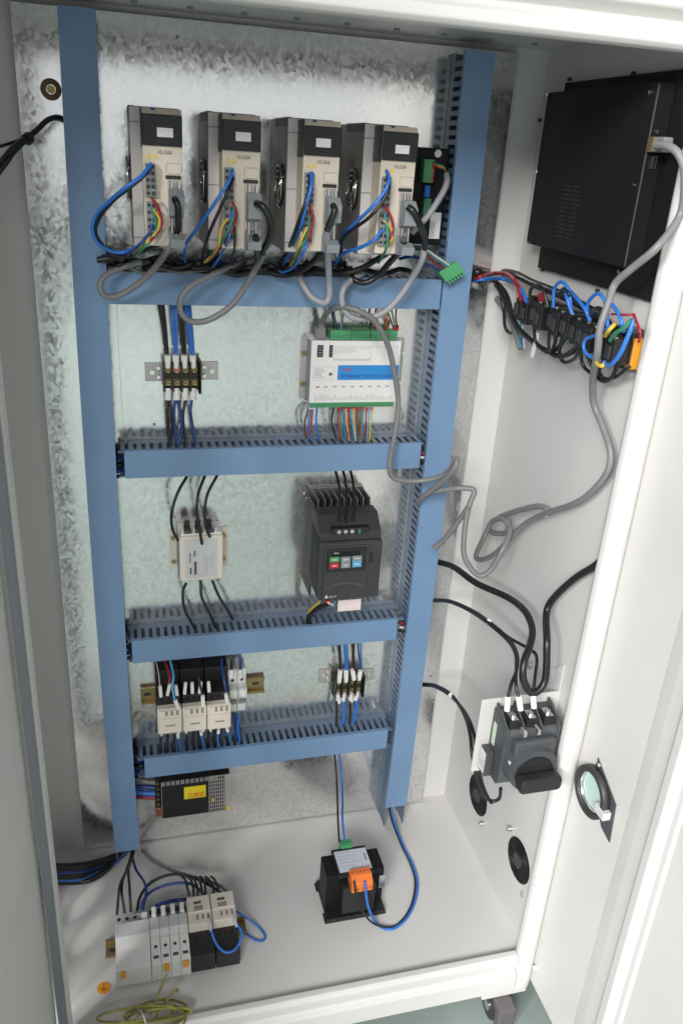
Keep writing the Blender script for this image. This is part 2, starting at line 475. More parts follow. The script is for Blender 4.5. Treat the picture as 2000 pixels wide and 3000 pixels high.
# galvanised mounting plate
pl_ = thing('mounting_plate', 'galvanised steel mounting plate carrying the drives and ducts', 'panel', (0.23, 0, 0.005))
box(-0.113, 0.576, -0.000, 0.002, 0.004, 1.409).build('sheet', GALV, pl_)
sc = A(150, 262, 0)
MB().ring((sc.x, -0.0003, sc.z), (0, -1, 0), 0.013, 0.006, 0.002).build('earth_washer', mat('brown_tape', (0.20, 0.13, 0.07), 0.5), pl_)
MB().cyl((sc.x, -0.0003, sc.z), (sc.x, -0.006, sc.z), 0.0055, n=6).build('earth_nut', BRASS, pl_)

xs_ = A(352, 1100, 0).x
box(xs_, xs_ + 0.0005, -0.0003, -0.00045, 0.80, 1.045).build('scribed_line', PALELIT, pl_)
for px, py in ((452, 1243), (1063, 195), (520, 108), (985, 1890), (640, 2080), (1262, 1980)):
    c = A(px, py, 0); MB().cyl((c.x, -0.0002, c.z), (c.x, -0.0012, c.z), 0.0022, n=12).build('plate_rivet', GREYP, pl_)

# ================================================================== slotted cable ducts
DEP = 0.0565


def duct(label, vert, a0, a1, c0, c1, w0, w1):
    """cover a0..a1 along the run, c0..c1 across; slotted walls w0..w1 along the run"""
    root = thing('cable_duct', label, 'cable duct', ((c0 + c1) / 2, 0, w0) if vert else ((w0 + w1) / 2, 0, c0), 'blue slotted cable ducts')

    sg = -1 if c0 < 0.2 else 1

    def bow(z): return sg * 0.0055 * (0.55 - ((z - 0.72) / 0.70) ** 2) if vert else 0.0   # long covers bow a little

    def bx(m, l0, l1, d0, d1, t0, t1, bev=0):       # along, depth, across
        if not vert: m.box(l0, l1, -d1, -d0, t0, t1, bev=bev); return
        n = max(1, int((l1 - l0) / 0.08))
        vs = []
        for i in range(n + 1):
            z = l0 + (l1 - l0) * i / n; k = bow(z)
            vs += [(t0 + k, -d0, z), (t1 + k, -d0, z), (t1 + k, -d1, z), (t0 + k, -d1, z)]
        fs = [(3, 2, 1, 0), (4 * n, 4 * n + 1, 4 * n + 2, 4 * n + 3)]
        for i in range(n):
            for q in range(4): fs.append((4 * i + q, 4 * i + (q + 1) % 4, 4 * i + 4 + (q + 1) % 4, 4 * i + 4 + q))
        m.add(vs, fs)
    m = MB(); bx(m, a0, a1, DEP - 0.0018, DEP, c0, c1, 0.0006)
    m2 = m
    bx(m2, a0, a1, DEP - 0.008, DEP - 0.0018, c0, c0 + 0.0012)
    bx(m2, a0, a1, DEP - 0.008, DEP - 0.0018, c1 - 0.0012, c1)
    m.build('cover', DUCT, root)
    m = MB(); bx(m, w0, w1, 0.0004, 0.002, c0 + 0.002, c1 - 0.002); m.build('base', DUCTG, root)
    for t0, t1 in ((c0 + 0.0016, c0 + 0.0032), (c1 - 0.0032, c1 - 0.0016)):
        m = MB()
        bx(m, w0, w1, 0.002, 0.016, t0, t1); bx(m, w0, w1, 0.0465, DEP - 0.0022, t0, t1)
        k = w0 + 0.003
        while k + 0.0068 < w1:
            bx(m, k, k + 0.0068, 0.016, 0.0465, t0, t1); k += 0.0125
        m.build('slotted_wall', DUCTG, root)
    return root


duct('tall blue cable duct on the left of the plate', True, 0.041, 1.404, -0.057, -0.0125, 0.020, 1.404)
duct('tall blue cable duct on the right of the plate', True, 0.055, 1.400, 0.4755, 0.5195, 0.004, 1.400)
duct('top cross duct under the four drives', False, -0.0145, 0.4745, 1.051, 1.0955, -0.0125, 0.4745)
duct('cross duct below the white motion card', False, -0.003, 0.469, 0.7905, 0.8345, -0.0115, 0.4735)
duct('cross duct under the black inverter', False, -0.006, 0.459, 0.4565, 0.5005, -0.0115, 0.4715)
duct('lowest cross duct just above the power supply', False, 0.0055, 0.462, 0.2085, 0.2525, -0.006, 0.4715)

# ================================================================== servo drives
ZB = 1.139


def make_servo():
    r = thing('servo_drive', 'first', 'servo drive', (0.023, 0, ZB), 'row of four servo drives')
    X, Z = 0.023, ZB

    def lx(a): return X + a

    def lz(a): return Z + a
    ch = box(lx(0), lx(0.060), -0.0005, -0.120, lz(-0.004), lz(0.160), bev=0.001).build('chassis', STEELSHADE, r)
    box(lx(0.0004), lx(0.0595), -0.1202, -0.1222, lz(-0.003), lz(0.159), bev=0.0006).build('front_flange', PALELIT, r)
    m = MB()
    for zz in (0.142, 0.075, 0.008): m.box(lx(-0.0004), lx(0.0135), -0.095, -0.1225, lz(zz), lz(zz + 0.0014))
    m.pieces('seam', GREYP, ch)
    box(lx(-0.0006), lx(0.006), -0.03, -0.118, lz(0.150), lz(0.1605)).build('top_notch', DARK, ch)
    fc = Vector((lx(-0.0003), -0.086, lz(0.078)))
    MB().cyl(fc, fc - Vector((0.0012, 0, 0)), 0.027, n=28).build('fan', BLACK, ch)
    m = MB()
    for q in (0.025, 0.018, 0.011): m.torus(fc - Vector((0.004, 0, 0)), (1, 0, 0), q, 0.0011, 24, 6)
    for t in (0.6, 2.7, 4.7): m.tube([fc + Vector((-0.004, math.cos(t) * 0.004, math.sin(t) * 0.004)), fc + Vector((-0.002, math.cos(t) * 0.029, math.sin(t) * 0.029))], 0.0011, 6)
    m.build('fan_guard', STEEL, ch)
    hs = MB().prism([(-0.119, 0.003), (-0.160, 0.003), (-0.160, 0.152), (-0.154, 0.158), (-0.119, 0.158)], (lx(0.0132), 0, lz(0)), (0, 1, 0), (0, 0, 1), (0.0468, 0, 0), bev=0.0006).build('housing', BEIGE, r)
    yf = -0.160

    def fx(a): return lx(0.0132 + 0.0468 * a)
    box(fx(-0.012), fx(0.0), -0.121, -0.1605, lz(0.115), lz(0.158)).build('cover_edge', BLACK, hs)
    box(fx(0.005), fx(1.004), yf - 0.0002, yf - 0.003, lz(0.1175), lz(0.1515), bev=0.0008).build('display_window', GLOSS, r)
    dl = box(fx(0.34), fx(0.74), yf - 0.0031, yf - 0.0035, lz(0.1285), lz(0.1385)).build('display_label', PAPER, r)
    m = MB(); m.box(fx(0.40), fx(0.68), yf - 0.0031, yf - 0.0034, lz(0.1195), lz(0.1225)); m.build('display_tab', BLACK, r)
    box(fx(0.24), fx(0.34), -0.150, -0.1565, lz(0.1555), lz(0.1585)).build('top_latch', WNAV, r)
    for a in (0.10, 0.26):
        MB().prism([(0, 0), (0.0052, 0), (0.0026, 0.0058)], (fx(a), yf - 0.0002, lz(0.1035)), (1, 0, 0), (0, 0, 1), (0, -0.0003, 0)).build('warning_triangle', YELLOW, r)
    text('model_print', 'HS-S50A', 0.0062, INK, (fx(0.38), yf - 0.0001, lz(0.1085)), (1, 0, 0), (0, 0, 1), r, fit=0.017)
    for z0, z1, nn in ((0.0605, 0.098, 5), (0.0135, 0.055, 5)):
        tb = box(fx(0.05), fx(0.30), yf - 0.0002, yf - 0.006, lz(z0), lz(z1), bev=0.0006).build('terminal_strip', GREYP, r)
        m = MB(); st = (z1 - z0) / nn
        for i in range(nn):
            zz = z0 + st * (i + 0.5)
            m.cyl((fx(0.115), yf - 0.0062, lz(zz)), (fx(0.115), yf - 0.0068, lz(zz)), 0.0022, n=8)
            m.box(fx(0.20), fx(0.28), yf - 0.0061, yf - 0.0066, lz(zz - 0.0022), lz(zz + 0.0022))
        m.build('terminal_screw', DARK, tb)
    m = MB()
    for i in range(12):
        zz = 0.020 + i * 0.0064
        m.box(fx(0.345), fx(0.345 + random.uniform(0.03, 0.08)), yf - 0.0001, yf - 0.0003, lz(zz), lz(zz + 0.0014))
    for z0, z1 in ((0.082, 0.091), (0.047, 0.052), (0.028, 0.039)): m.box(fx(0.46), fx(0.475), yf - 0.0001, yf - 0.0003, lz(z0), lz(z1))
    m.build('fine_print', INKL, r)
    m = MB()
    oc = [(0.60, 0.099), (0.94, 0.099), (0.98, 0.096), (0.98, 0.091), (0.92, 0.087), (0.64, 0.087), (0.58, 0.091), (0.58, 0.096)]
    pts = [Vector((fx(a), yf - 0.0003, lz(c))) for a, c in oc]
    m.tube(pts, 0.0004, 5, closed=True); m.build('socket_outline', INKL, r)
    box(fx(0.56), fx(0.95), yf - 0.0002, yf - 0.0016, lz(0.0815), lz(0.0855)).build('signal_socket', BLACK, r)
    for z0, z1 in ((0.026, 0.080), (0.003, 0.024)): box(fx(0.60), fx(0.94), yf - 0.0002, yf - 0.004, lz(z0), lz(z1), bev=0.0005).build('connector_shell', ALU if z1 > .05 else GREYP, r)
    return r


XS = (0.0225, 0.117, 0.218, 0.3195)
SL = ('servo drive at the far left, next to the tall left duct', 'second servo drive from the left duct',
      'third servo drive from the left duct', 'servo drive at the right, beside the black control module')
sv0 = make_servo(); SERVO = [sv0]
for i in range(4):
    s_ = sv0 if i == 0 else copy_tree(sv0)
    s_.location = (XS[i], 0, ZB); s_['label'] = SL[i]
    for ch in s_.children:
        if ch.name.startswith('display_label'): ch.location = ((0.0015, 0, -0.0012), (0, 0, 0), (-0.0012, 0, -0.0008), (0.0008, 0, -0.0022))[i]
        if ch.name.startswith('display_tab'): ch.location = ((-0.002, 0, 0.001), (0, 0, 0), (0.001, 0, -0.0008), (0.002, 0, 0))[i]
for i in range(4):                                       # plugs on the connectors
    X0 = XS[i] + 0.0132
    for up in (1, 0):
        z0, z1 = (ZB + 0.037, ZB + 0.071) if up else (ZB + 0.002, ZB + 0.019)
        lab = ('large grey plug screwed to the upper connector of the ' if up else 'small grey plug in the bottom connector of the ') + ('leftmost', 'second', 'third', 'rightmost')[i] + ' servo drive'
        t = thing('signal_plug', lab, 'plug', (X0 + 0.037, -0.165, z0), 'grey plugs on the servo drives')
        xx0, xx1 = X0 + 0.029, X0 + 0.0465
        MB().prism([(-0.1645, z0), (-0.186, z0 + (z1 - z0) * 0.12), (-0.189, z0 + (z1 - z0) * 0.7), (-0.176, z1), (-0.1645, z1)], (xx0, 0, 0), (0, 1, 0), (0, 0, 1), (xx1 - xx0, 0, 0), bev=0.001).build('shell', GREYP, t)
        for a in (0.2, 0.72):
            xx = xx0 + (xx1 - xx0) * a
            MB().cyl((xx, -0.169, z1 + 0.0005), (xx, -0.169, z1 + 0.0085), 0.0023, n=10).build('thumb_screw', STEEL, t)
        if up:
            for a in (0.2, 0.72):
                xx = xx0 + (xx1 - xx0) * a
                MB().cyl((xx, -0.169, z0 - 0.0005), (xx, -0.169, z0 - 0.009), 0.0023, n=10).build('thumb_screw', STEEL, t)

# ================================================================== black control module beside the drives
p0, p1 = A(1222, 402, -0.035), A(1345, 700, -0.035)
t = thing('control_module', 'flat black control module between the last drive and the right duct', 'control module', (0.42, 0, 1.15))
box(0.3885, 0.4725, -0.0005, -0.036, 1.143, 1.276, bev=0.0015).build('case', BLACKM, t)
box(0.3905, 0.398, -0.0362, -0.0392, 1.146, 1.273, bev=0.0006).build('edge_flange', BLACK, t)
c = A(1283, 450, -0.0368)
MB().cyl((c.x, -0.0362, c.z), (c.x, -0.0367, c.z), 0.0052, n=20).build('round_sticker', PAPER, t)
a_, b_ = A(1262, 622, -0.0365), A(1285, 700, -0.0365)
st = box(a_.x, b_.x, -0.0362, -0.0367, b_.z, a_.z).build('serial_sticker', PAPER, t)
m = MB()
for k in range(3): m.box(a_.x + 0.0014 + k * 0.0026, a_.x + 0.0024 + k * 0.0026, -0.0368, -0.0369, b_.z + 0.002, a_.z - 0.012)
m.build('small_print', INKL, st)
a_, b_ = A(1242, 466, -0.05), A(1266, 536, -0.05)
gp = box(a_.x, b_.x, -0.0362, -0.052, b_.z, a_.z, bev=0.0008).build('green_header', GREEN, t)
m = MB()
for k in range(6): m.box(b_.x - 0.004, b_.x + 0.0006, -0.0522, -0.0526, b_.z + 0.0022 + k * 0.0044, b_.z + 0.0046 + k * 0.0044)
m.build('wire_hole', RED, gp)
a_, b_ = A(1243, 542, -0.04), A(1255, 578, -0.04); box(a_.x, b_.x, -0.0362, -0.044, b_.z, a_.z, bev=0.0005).build('blue_switch', WBLU, t)
a_, b_ = A(1239, 580, -0.04), A(1254, 640, -0.04); g2 = box(a_.x, b_.x, -0.0362, -0.046, b_.z, a_.z, bev=0.0005).build('green_socket', DGREEN, t)
# loose green plug lying over the right duct
t = thing('terminal_plug', 'loose green six-way terminal plug hanging over the right duct cover', 'plug', A(1308, 795, -0.075))
q = [A(px, py, -0.068) for px, py in ((1277, 796), (1328, 764), (1340, 795), (1300, 824))]
u = (q[1] - q[0]); v = (q[3] - q[0])
m = MB(); m.prism([(0, 0), (1, 0), (1.02, 1), (0, 1)], q[0], u, v, (0, -0.012, 0), bev=0.0008); m.build('body', GREEN, t)
m = MB()
for k in range(6):
    s0 = q[0] + u * (0.06 + k * 0.163) + v * 1.0
    m.prism([(0, 0), (0.09, 0), (0.09, 0.28), (0, 0.28)], s0 + Vector((0, -0.001, 0)), u, v, (0, -0.009, 0))
m.pieces('contact_finger', GREEN, t)

# ================================================================== motion control card
t = thing('motion_card', 'white motion control card with blue print band and green terminal rows', 'control card', (0.355, 0, 0.895))
fl = box(0.2725, 0.4425, -0.0005, -0.0022, 0.897, 0.9955, bev=0.0006).build('mounting_flange', ALU, t)
for px, py in ((889, 1034), (886, 1124)):
    c = A(px, py, -0.003); MB().cyl((c.x, -0.0022, c.z), (c.x, -0.005, c.z), 0.0042, n=12).box(c.x - 0.003, c.x + 0.003, -0.0050, -0.0053, c.z - 0.0006, c.z + 0.0006).build('flange_screw', BRASS, fl)
for px, py in ((1180, 1034), (1172, 1121)):
    c = A(px, py, -0.003); MB().cyl((c.x, -0.0022, c.z), (c.x, -0.005, c.z), 0.003, n=12).build('flange_screw', STEEL, fl)
YC = -0.031
cs_ = box(0.2825, 0.4275, -0.0024, YC, 0.8975, 0.9965, bev=0.001).build('case', WHITEP, t)
box(0.2818, 0.2824, -0.0024, YC + 0.001, 0.899, 0.995).build('case_side', GREYP, cs_)
a_, b_ = A(990, 1070, YC), A(1164, 1112, YC)
box(a_.x, 0.4262, YC - 0.0002, YC - 0.0005, b_.z, a_.z).build('blue_band', BLUEP, t)
text('brand_print', 'XHC', 0.0085, MATS['red_plastic'], (a_.x + 0.007, YC - 0.0005, a_.z - 0.010), (1, 0, 0), (0, 0, 1), t, fit=0.017)
text('title_print', 'ETHERNET MOTION CARD', 0.0072, MATS['navy_wire_pvc'], (a_.x + 0.006, YC - 0.0005, b_.z + 0.0035), (1, 0, 0), (0, 0, 1), t, fit=0.083)
a_, b_ = A(918, 1074, YC), A(977, 1113, YC)
lb = MB()
for x0, x1, z0, z1 in ((a_.x, b_.x, a_.z - 0.0004, a_.z), (a_.x, b_.x, b_.z, b_.z + 0.0004), (a_.x, a_.x + 0.0004, b_.z, a_.z), (b_.x - 0.0004, b_.x, b_.z, a_.z)):
    lb.box(x0, x1, YC - 0.0001, YC - 0.0003, z0, z1)
for k in range(5):
    lb.box(a_.x + 0.002, a_.x + 0.002 + random.uniform(0.010, 0.019), YC - 0.0001, YC - 0.0003, a_.z - 0.0045 - k * 0.0033, a_.z - 0.0033 - k * 0.0033)
lb.build('data_box', INKL, t)
box(b_.x - 0.008, b_.x - 0.003, YC - 0.0001, YC - 0.0004, b_.z + 0.007, b_.z + 0.0115).build('data_mark', INK, t)
m = MB()
a_, b_ = A(980, 1008, YC), A(1086, 1058, YC)
for k in range(24):
    xx = a_.x + (b_.x - a_.x) * k / 24
    h = (0.5 - 0.28 * (k / 24)) if k < 14 else random.uniform(0.1, 0.25)
    m.box(xx, xx + 0.0006, YC - 0.0001, YC - 0.0003, a_.z - 0.003 - (a_.z - b_.z) * h, a_.z - 0.003)
    m.box(xx, xx + 0.0012, YC - 0.0001, YC - 0.0003, b_.z + 0.0005, b_.z + 0.003 + random.uniform(0, 0.0015))
c_, d_ = A(1090, 1012, YC), A(1168, 1050, YC)
for k in range(12):
    xx = c_.x + (d_.x - c_.x) * k / 12
    m.box(xx, xx + 0.0007, YC - 0.0001, YC - 0.0003, c_.z - 0.004, c_.z - 0.0015)
for xx in (c_.x - 0.001, c_.x + 0.021): m.box(xx, xx + 0.0004, YC - 0.0001, YC - 0.0003, d_.z, c_.z)
c_, d_ = A(922, 1150, YC), A(1150, 1172, YC)
for k in range(44):
    xx = c_.x + (d_.x - c_.x) * k / 44
    m.box(xx, xx + 0.0008, YC - 0.0001, YC - 0.0003, d_.z + random.uniform(0, 0.002), d_.z + random.uniform(0.005, 0.0115))
for k in range(8):
    xx = c_.x + 0.014 + k * 0.0145
    m.box(xx, xx + 0.006, YC - 0.0001, YC - 0.0003, c_.z + 0.008, c_.z + 0.0105)
m.build('pinout_print', INKL, t)
box(c_.x + 0.001, c_.x + 0.007, YC - 0.0001, YC - 0.0003, c_.z + 0.0075, c_.z + 0.010).build('power_print', REDP, t)
for (x0, y0, x1, y1) in ((930, 1011, 945, 1046), (965, 1011, 973, 1046)):
    a_, b_ = A(x0, y0, YC), A(x1, y1, YC)
    s_ = box(a_.x, b_.x, YC - 0.0001, YC - 0.0012, b_.z, a_.z).build('slot_window', BLACK, t)
    m = MB()
    for k in range(4):
        z_ = b_.z + (a_.z - b_.z) * (0.12 + k * 0.22); m.box(a_.x + 0.0015, b_.x - 0.0015, YC - 0.0013, YC - 0.0016, z_, z_ + 0.0015)
    m.build('slot_contacts', GREYP, s_)
gx0, gx1 = 0.3115, 0.4195
tg = box(gx0, gx1, -0.0125, YC - 0.001, 0.998, 1.013, bev=0.0008).build('terminal_row', GREEN, t)
m = MB()
for k in range(32):
    xx = gx0 + 0.003 + k * 0.00325; m.box(xx, xx + 0.0014, YC - 0.0012, YC - 0.0016, 1.0005, 1.0065)
m.build('terminal_slot', DGREEN, tg)
m = MB()
for k in (9.6, 18.6, 27): m.box(gx0 + k * 0.0034, gx0 + k * 0.0034 + 0.0006, YC - 0.0012, YC - 0.0017, 0.9985, 1.0128)
m.build('row_joint', BLACK, tg)
bg = box(0.2845, 0.4235, -0.012, YC + 0.0005, 0.8895, 0.8972, bev=0.0008).build('terminal_row', GREEN, t)
m = MB()
for k in range(40):
    xx = 0.287 + k * 0.0034; m.box(xx, xx + 0.0013, YC + 0.0003, YC - 0.0001, 0.8905, 0.8955)
m.build('terminal_slot', DGREEN, bg)
# network plug
t = thing('network_plug', 'grey network plug pushed into the top of the white card', 'plug', A(939, 975, -0.02))
a_, b_ = A(925, 958, -0.02), A(951, 992, -0.02)
box(a_.x, b_.x, -0.011, -0.026, b_.z, a_.z, bev=0.0012).build('plug_body', WGRY, t)
MB().cyl((a_.x * 0.4 + b_.x * 0.6, -0.0185, a_.z), (a_.x * 0.35 + b_.x * 0.65, -0.019, a_.z + 0.012), 0.006, 0.004, 14).build('strain_relief', WGRY, t)


# ================================================================== barrier terminal blocks
def terminal(label, x0, x1, z0, z1, br, cols, rowz, screwcols):
    t = thing('terminal_block', label, 'terminal block', ((x0 + x1) / 2, 0, z0), 'barrier terminal blocks')
    for (bx0, bx1, bz0, bz1) in br:
        p = box(bx0, bx1, -0.0004, -0.0028, bz0, bz1, bev=0.0008).build('bracket', ALU, t)
        cx = bx0 * 0.35 + bx1 * 0.65 if bx0 > x0 else bx0 * 0.6 + bx1 * 0.4
        MB().cyl((cx, -0.0028, (bz0 + bz1) / 2), (cx, -0.006, (bz0 + bz1) / 2), 0.0038, n=12).build('screw', STEEL, p)
        for dz in (-0.007, 0.007):
            cx2 = bx1 - 0.006 if bx0 < x0 else bx0 + 0.006
            MB().cyl((cx2, -0.0028, (bz0 + bz1) / 2 + dz), (cx2, -0.0075, (bz0 + bz1) / 2 + dz), 0.0027, n=10).build('screw', STEEL, p)
    box(x0, x1, -0.0005, -0.016, z0, z1, bev=0.0008).build('base', OLIVE, t)
    box(x0 + 0.002, x1 - 0.002, -0.0162, -0.021, (z0 + z1) / 2 - 0.005, (z0 + z1) / 2 + 0.005).build('centre_rib', OLIVE, t)
    m = MB(); n = len(cols)
    edges = [cols[0] - (cols[1] - cols[0]) / 2] + [(cols[i] + cols[i + 1]) / 2 for i in range(n - 1)] + [cols[-1] + (cols[1] - cols[0]) / 2]
    for e in edges: m.box(e - 0.0012, e + 0.0012, -0.0162, -0.028, z0 + 0.0005, z1 - 0.0005)
    m.box(x1 - 0.0045, x1, -0.0162, -0.028, z0 - 0.003, z1 + 0.001)
    m.pieces('barrier', OLIVE, t)
    k = 0
    for rz in rowz:
        for cx in cols:
            p = MB().box(cx - 0.0048, cx + 0.0048, -0.0162, -0.0175, rz - 0.0055, rz + 0.0055).build('clamp_plate', screwcols[k], t)
            MB().cyl((cx, -0.0175, rz), (cx, -0.0225, rz), 0.0038, n=12).build('clamp_screw', screwcols[k], p)
            m = MB(); m.box(cx - 0.003, cx + 0.003, -0.0226, -0.0229, rz - 0.0006, rz + 0.0006); m.build('screw_slot', DARK, p)
            k += 1
    return t


B_ = BRASS
terminal('black terminal block with pale brackets, level with the white card', 0.0595, 0.1155, 0.9165, 0.963,
         [(0.0335, 0.0592, 0.927, 0.955), (0.1158, 0.1435, 0.9285, 0.9565)], (0.0665, 0.0795, 0.0925, 0.1055), (0.9485, 0.929),
         [B_, COPPER, B_, B_, B_, B_, B_, B_])
terminal('lower black terminal block beside the right duct', 0.357, 0.4165, 0.317, 0.361,
         [(0.332, 0.3567, 0.338, 0.368), (0.4168, 0.440, 0.332, 0.359)], (0.3665, 0.3798, 0.3932, 0.4065), (0.3475, 0.3295), [B_] * 8)

# ================================================================== line filter
t = thing('line_filter', 'cream metal line filter with grey data label', 'line filter', (0.11, 0, 0.605))
for x0, x1 in ((0.0625, 0.0745), (0.1455, 0.160)):
    fl = box(x0, x1, -0.0004, -0.0022, 0.602, 0.676, bev=0.0006).build('flange', CREAM, t)
    for zz in (0.617, 0.661):
        MB().cyl(((x0 + x1) / 2, -0.0022, zz), ((x0 + x1) / 2, -0.0055, zz), 0.0036, n=12).build('flange_screw', BRASS, fl)
bd = box(0.0755, 0.146, -0.0004, -0.050, 0.603, 0.684, bev=0.003).build('case', CREAM, t)
box(0.0752, 0.0756, -0.004, -0.046, 0.607, 0.680).build('case_seam', GREYP, bd)
yl = -0.0503
box(0.0845, 0.137, -0.0501, -0.0505, 0.6085, 0.679).build('data_label', LGREY, t)
m = MB()
for x0, x1, z0, z1 in ((0.0885, 0.0889, 0.613, 0.664), (0.1335, 0.1339, 0.613, 0.665), (0.0965, 0.0968, 0.613, 0.664), (0.1055, 0.1058, 0.613, 0.664), (0.112, 0.1123, 0.613, 0.664), (0.0885, 0.1339, 0.613, 0.6133), (0.0885, 0.1339, 0.664, 0.6643)):
    m.box(x0, x1, -0.0505, -0.0507, z0, z1)
for k in range(4):
    m.box(0.116 + k * 0.0042, 0.1172 + k * 0.0042, -0.0505, -0.0507, 0.617 + random.uniform(0, .006), 0.655 - random.uniform(0, 0.01))
m.build('label_print', INKL, t)
m = MB(); m.box(0.0915, 0.0945, -0.0505, -0.0507, 0.616, 0.628); m.box(0.0985, 0.1030, -0.0505, -0.0507, 0.615, 0.639); m.box(0.0985, 0.1010, -0.0505, -0.0507, 0.648, 0.659); m.box(0.0915, 0.0935, -0.0505, -0.0507, 0.637, 0.655)
m.build('label_heading', INK, t)
tp = box(0.078, 0.144, -0.003, -0.047, 0.6842, 0.688, bev=0.0008).build('terminal_board', WHITEP, t)
for x_, nm in ((0.090, 1), (0.1075, 1), (0.125, 1)):
    c = MB().cyl((x_, -0.026, 0.688), (x_, -0.026, 0.702), 0.0052, 0.004, 12); c.build('terminal_post', DARK, t)
    MB().box(x_ - 0.005, x_ + 0.005, -0.034, -0.048, 0.688, 0.6935, bev=0.0008).build('terminal_clip', SLATE, t)
for x_ in (0.081, 0.0985, 0.116, 0.1335): box(x_, x_ + 0.002, -0.006, -0.046, 0.688, 0.6965).build('terminal_barrier', WHITEP, t)

# ================================================================== inverter
t = thing('inverter', 'black motor inverter with coloured keypad and finned heat sink', 'inverter', (0.345, 0, 0.59))
VX0, VX1, VF = 0.2915, 0.394, -0.122
hs = box(0.2985, 0.390, -0.001, -0.008, 0.560, 0.742, bev=0.0008).build('heat_sink', FIN, t)
for k in range(9):
    xx = 0.2995 + k * 0.0110
    box(xx, xx + 0.0022, -0.008, -0.055, 0.575, 0.740).build('fin', FIN, hs)
fk = box(VX0 + 0.001, VX0 + 0.004, -0.0005, -0.056, 0.562, 0.732, bev=0.0006).build('flank_reflection', DARK, t)  # heat sink side, added partly in place of the inverter's reflection in the plate
m = MB()
for k in range(12): m.box(VX0 + 0.0001, VX0 + 0.0012, -0.006 - k * 0.0042, -0.008 - k * 0.0042, 0.566, 0.728)
m.pieces('flank_reflection_rib', SLATE, fk)
for px, py in ((903, 1463), (1045, 1455)):
    c = A(px, py, -0.01); MB().cyl((c.x, -0.008, c.z), (c.x, -0.012, c.z), 0.0045, n=12).build('mounting_screw', COPPER, t)
body = MB()
body.prism([(-0.055, 0.590), (-0.055, 0.728), (-0.083, 0.728), (-0.1115, 0.704), (-0.1115, 0.694), (-0.118, 0.694), (VF, 0.690), (VF, 0.590)], (VX0, 0, 0), (0, 1, 0), (0, 0, 1), (VX1 - VX0, 0, 0), bev=0.0012)
body.build('body', DARK, t)
m = MB()
for k in range(17):
    zz = 0.598 + k * 0.0062
    m.prism([(-0.058, 0.0), (-0.110, -0.004), (-0.110, -0.0012), (-0.058, 0.0028)], (VX0 - 0.0012, 0, zz), (0, 1, 0), (0, 0, 1), (0.0016, 0, 0))
m.pieces('louvre', BLACK, t)
m = MB(); m.box(VX0 + 0.020, VX1 - 0.020, -0.080, -0.1118, 0.7025, 0.7135, bev=0.001); m.build('terminal_shroud', BLACK, t)
for px in (991, 1010, 1029):
    c = A(px, 1530, -0.105); MB().cyl((c.x, -0.1119, 0.7085), (c.x, -0.1135, 0.7085), 0.0034, n=10).build('power_screw', STEEL, t)
c = A(1053, 1526, -0.11); box(c.x - 0.002, c.x + 0.002, -0.112, -0.1135, 0.7045, 0.712).build('green_link', WGRN, t)
fc = box(VX0 + 0.006, 0.372, VF + 0.001, VF - 0.0022, 0.5915, 0.6885, bev=0.001).build('front_cover', DARK, t)
m = MB()
for k in range(15):
    a0 = R(58) + k * R(64) / 15; a1 = a0 + R(64) / 15
    cx, cz, r0, r1 = 0.3355, 0.555, 0.0645, 0.0675
    m.add([(cx + math.cos(a) * r * 0.95, VF - 0.0024, cz + math.sin(a) * r) for a, r in ((a0, r0), (a0, r1), (a1, r1), (a1, r0))], [(0, 1, 2, 3)])
m.build('cover_arc', SLATE, fc)
a_, b_ = A(957, 1608, VF), A(1068, 1668, VF)
kp = box(a_.x, b_.x, VF - 0.0023, VF - 0.0045, b_.z, a_.z, bev=0.0012).build('keypad', BLACK, t)
d_ = box(a_.x + 0.008, b_.x - 0.012, VF - 0.0046, VF - 0.0050, a_.z - 0.013, a_.z - 0.004).build('display', GLOSS, kp)
text('type_print', 'VFD-E', 0.0042, LGREY, (a_.x + 0.010, VF - 0.0050, a_.z - 0.0078), (1, 0, 0), (0, 0, 1), t, fit=0.009)
keys = [(966, 1633, 993, 1646, GREEN), (966, 1650, 992, 1664, RED), (999, 1632, 1026, 1646, GREYP), (999, 1648, 1025, 1663, GREYP), (1032, 1629, 1059, 1642, GREYP), (1032, 1644, 1058, 1660, WSKY)]
for x0, y0, x1, y1, mm in keys:
    p, q = A(x0, y0, VF - 0.005), A(x1, y1, VF - 0.005)
    kk = box(p.x, q.x, VF - 0.0046, VF - 0.0058, q.z, p.z, bev=0.0006).build('key', mm, t)
    box(p.x * .75 + q.x * .25, p.x * .25 + q.x * .75, VF - 0.0059, VF - 0.0061, p.z * .6 + q.z * .4, p.z * .42 + q.z * .58).build('key_print', LGREY, kk)
a_ = A(960, 1750, VF)
MB().prism([(0, 0), (0.0062, 0), (0.0032, 0.0062)], (0.3015, VF - 0.0024, 0.5955), (1, 0, 0), (0, 0, 1), (0, -0.0003, 0)).build('logo_triangle', LGREY, t)
text('maker_print', 'DELTA', 0.0048, LGREY, (0.3088, VF - 0.0024, 0.5958), (1, 0, 0), (0, 0, 1), t, fit=0.0125)
a_, b_ = A(1080, 1620, VF), A(1091, 1648, VF)
box(a_.x, b_.x, VF - 0.0002, VF - 0.0008, b_.z, a_.z).build('vent_slot', BLACK, t)
t = tag(box(A(990, 1757, -0.075).x, A(1057, 1757, -0.075).x, -0.076, -0.0768, A(1020, 1788, -0.075).z, A(1020, 1756, -0.075).z, bev=0.0004).build('paper_tag', mat('pinkish_paper', (0.80, 0.70, 0.69), 0.7)),
        'pinkish blank paper tag under the black inverter', 'tag')


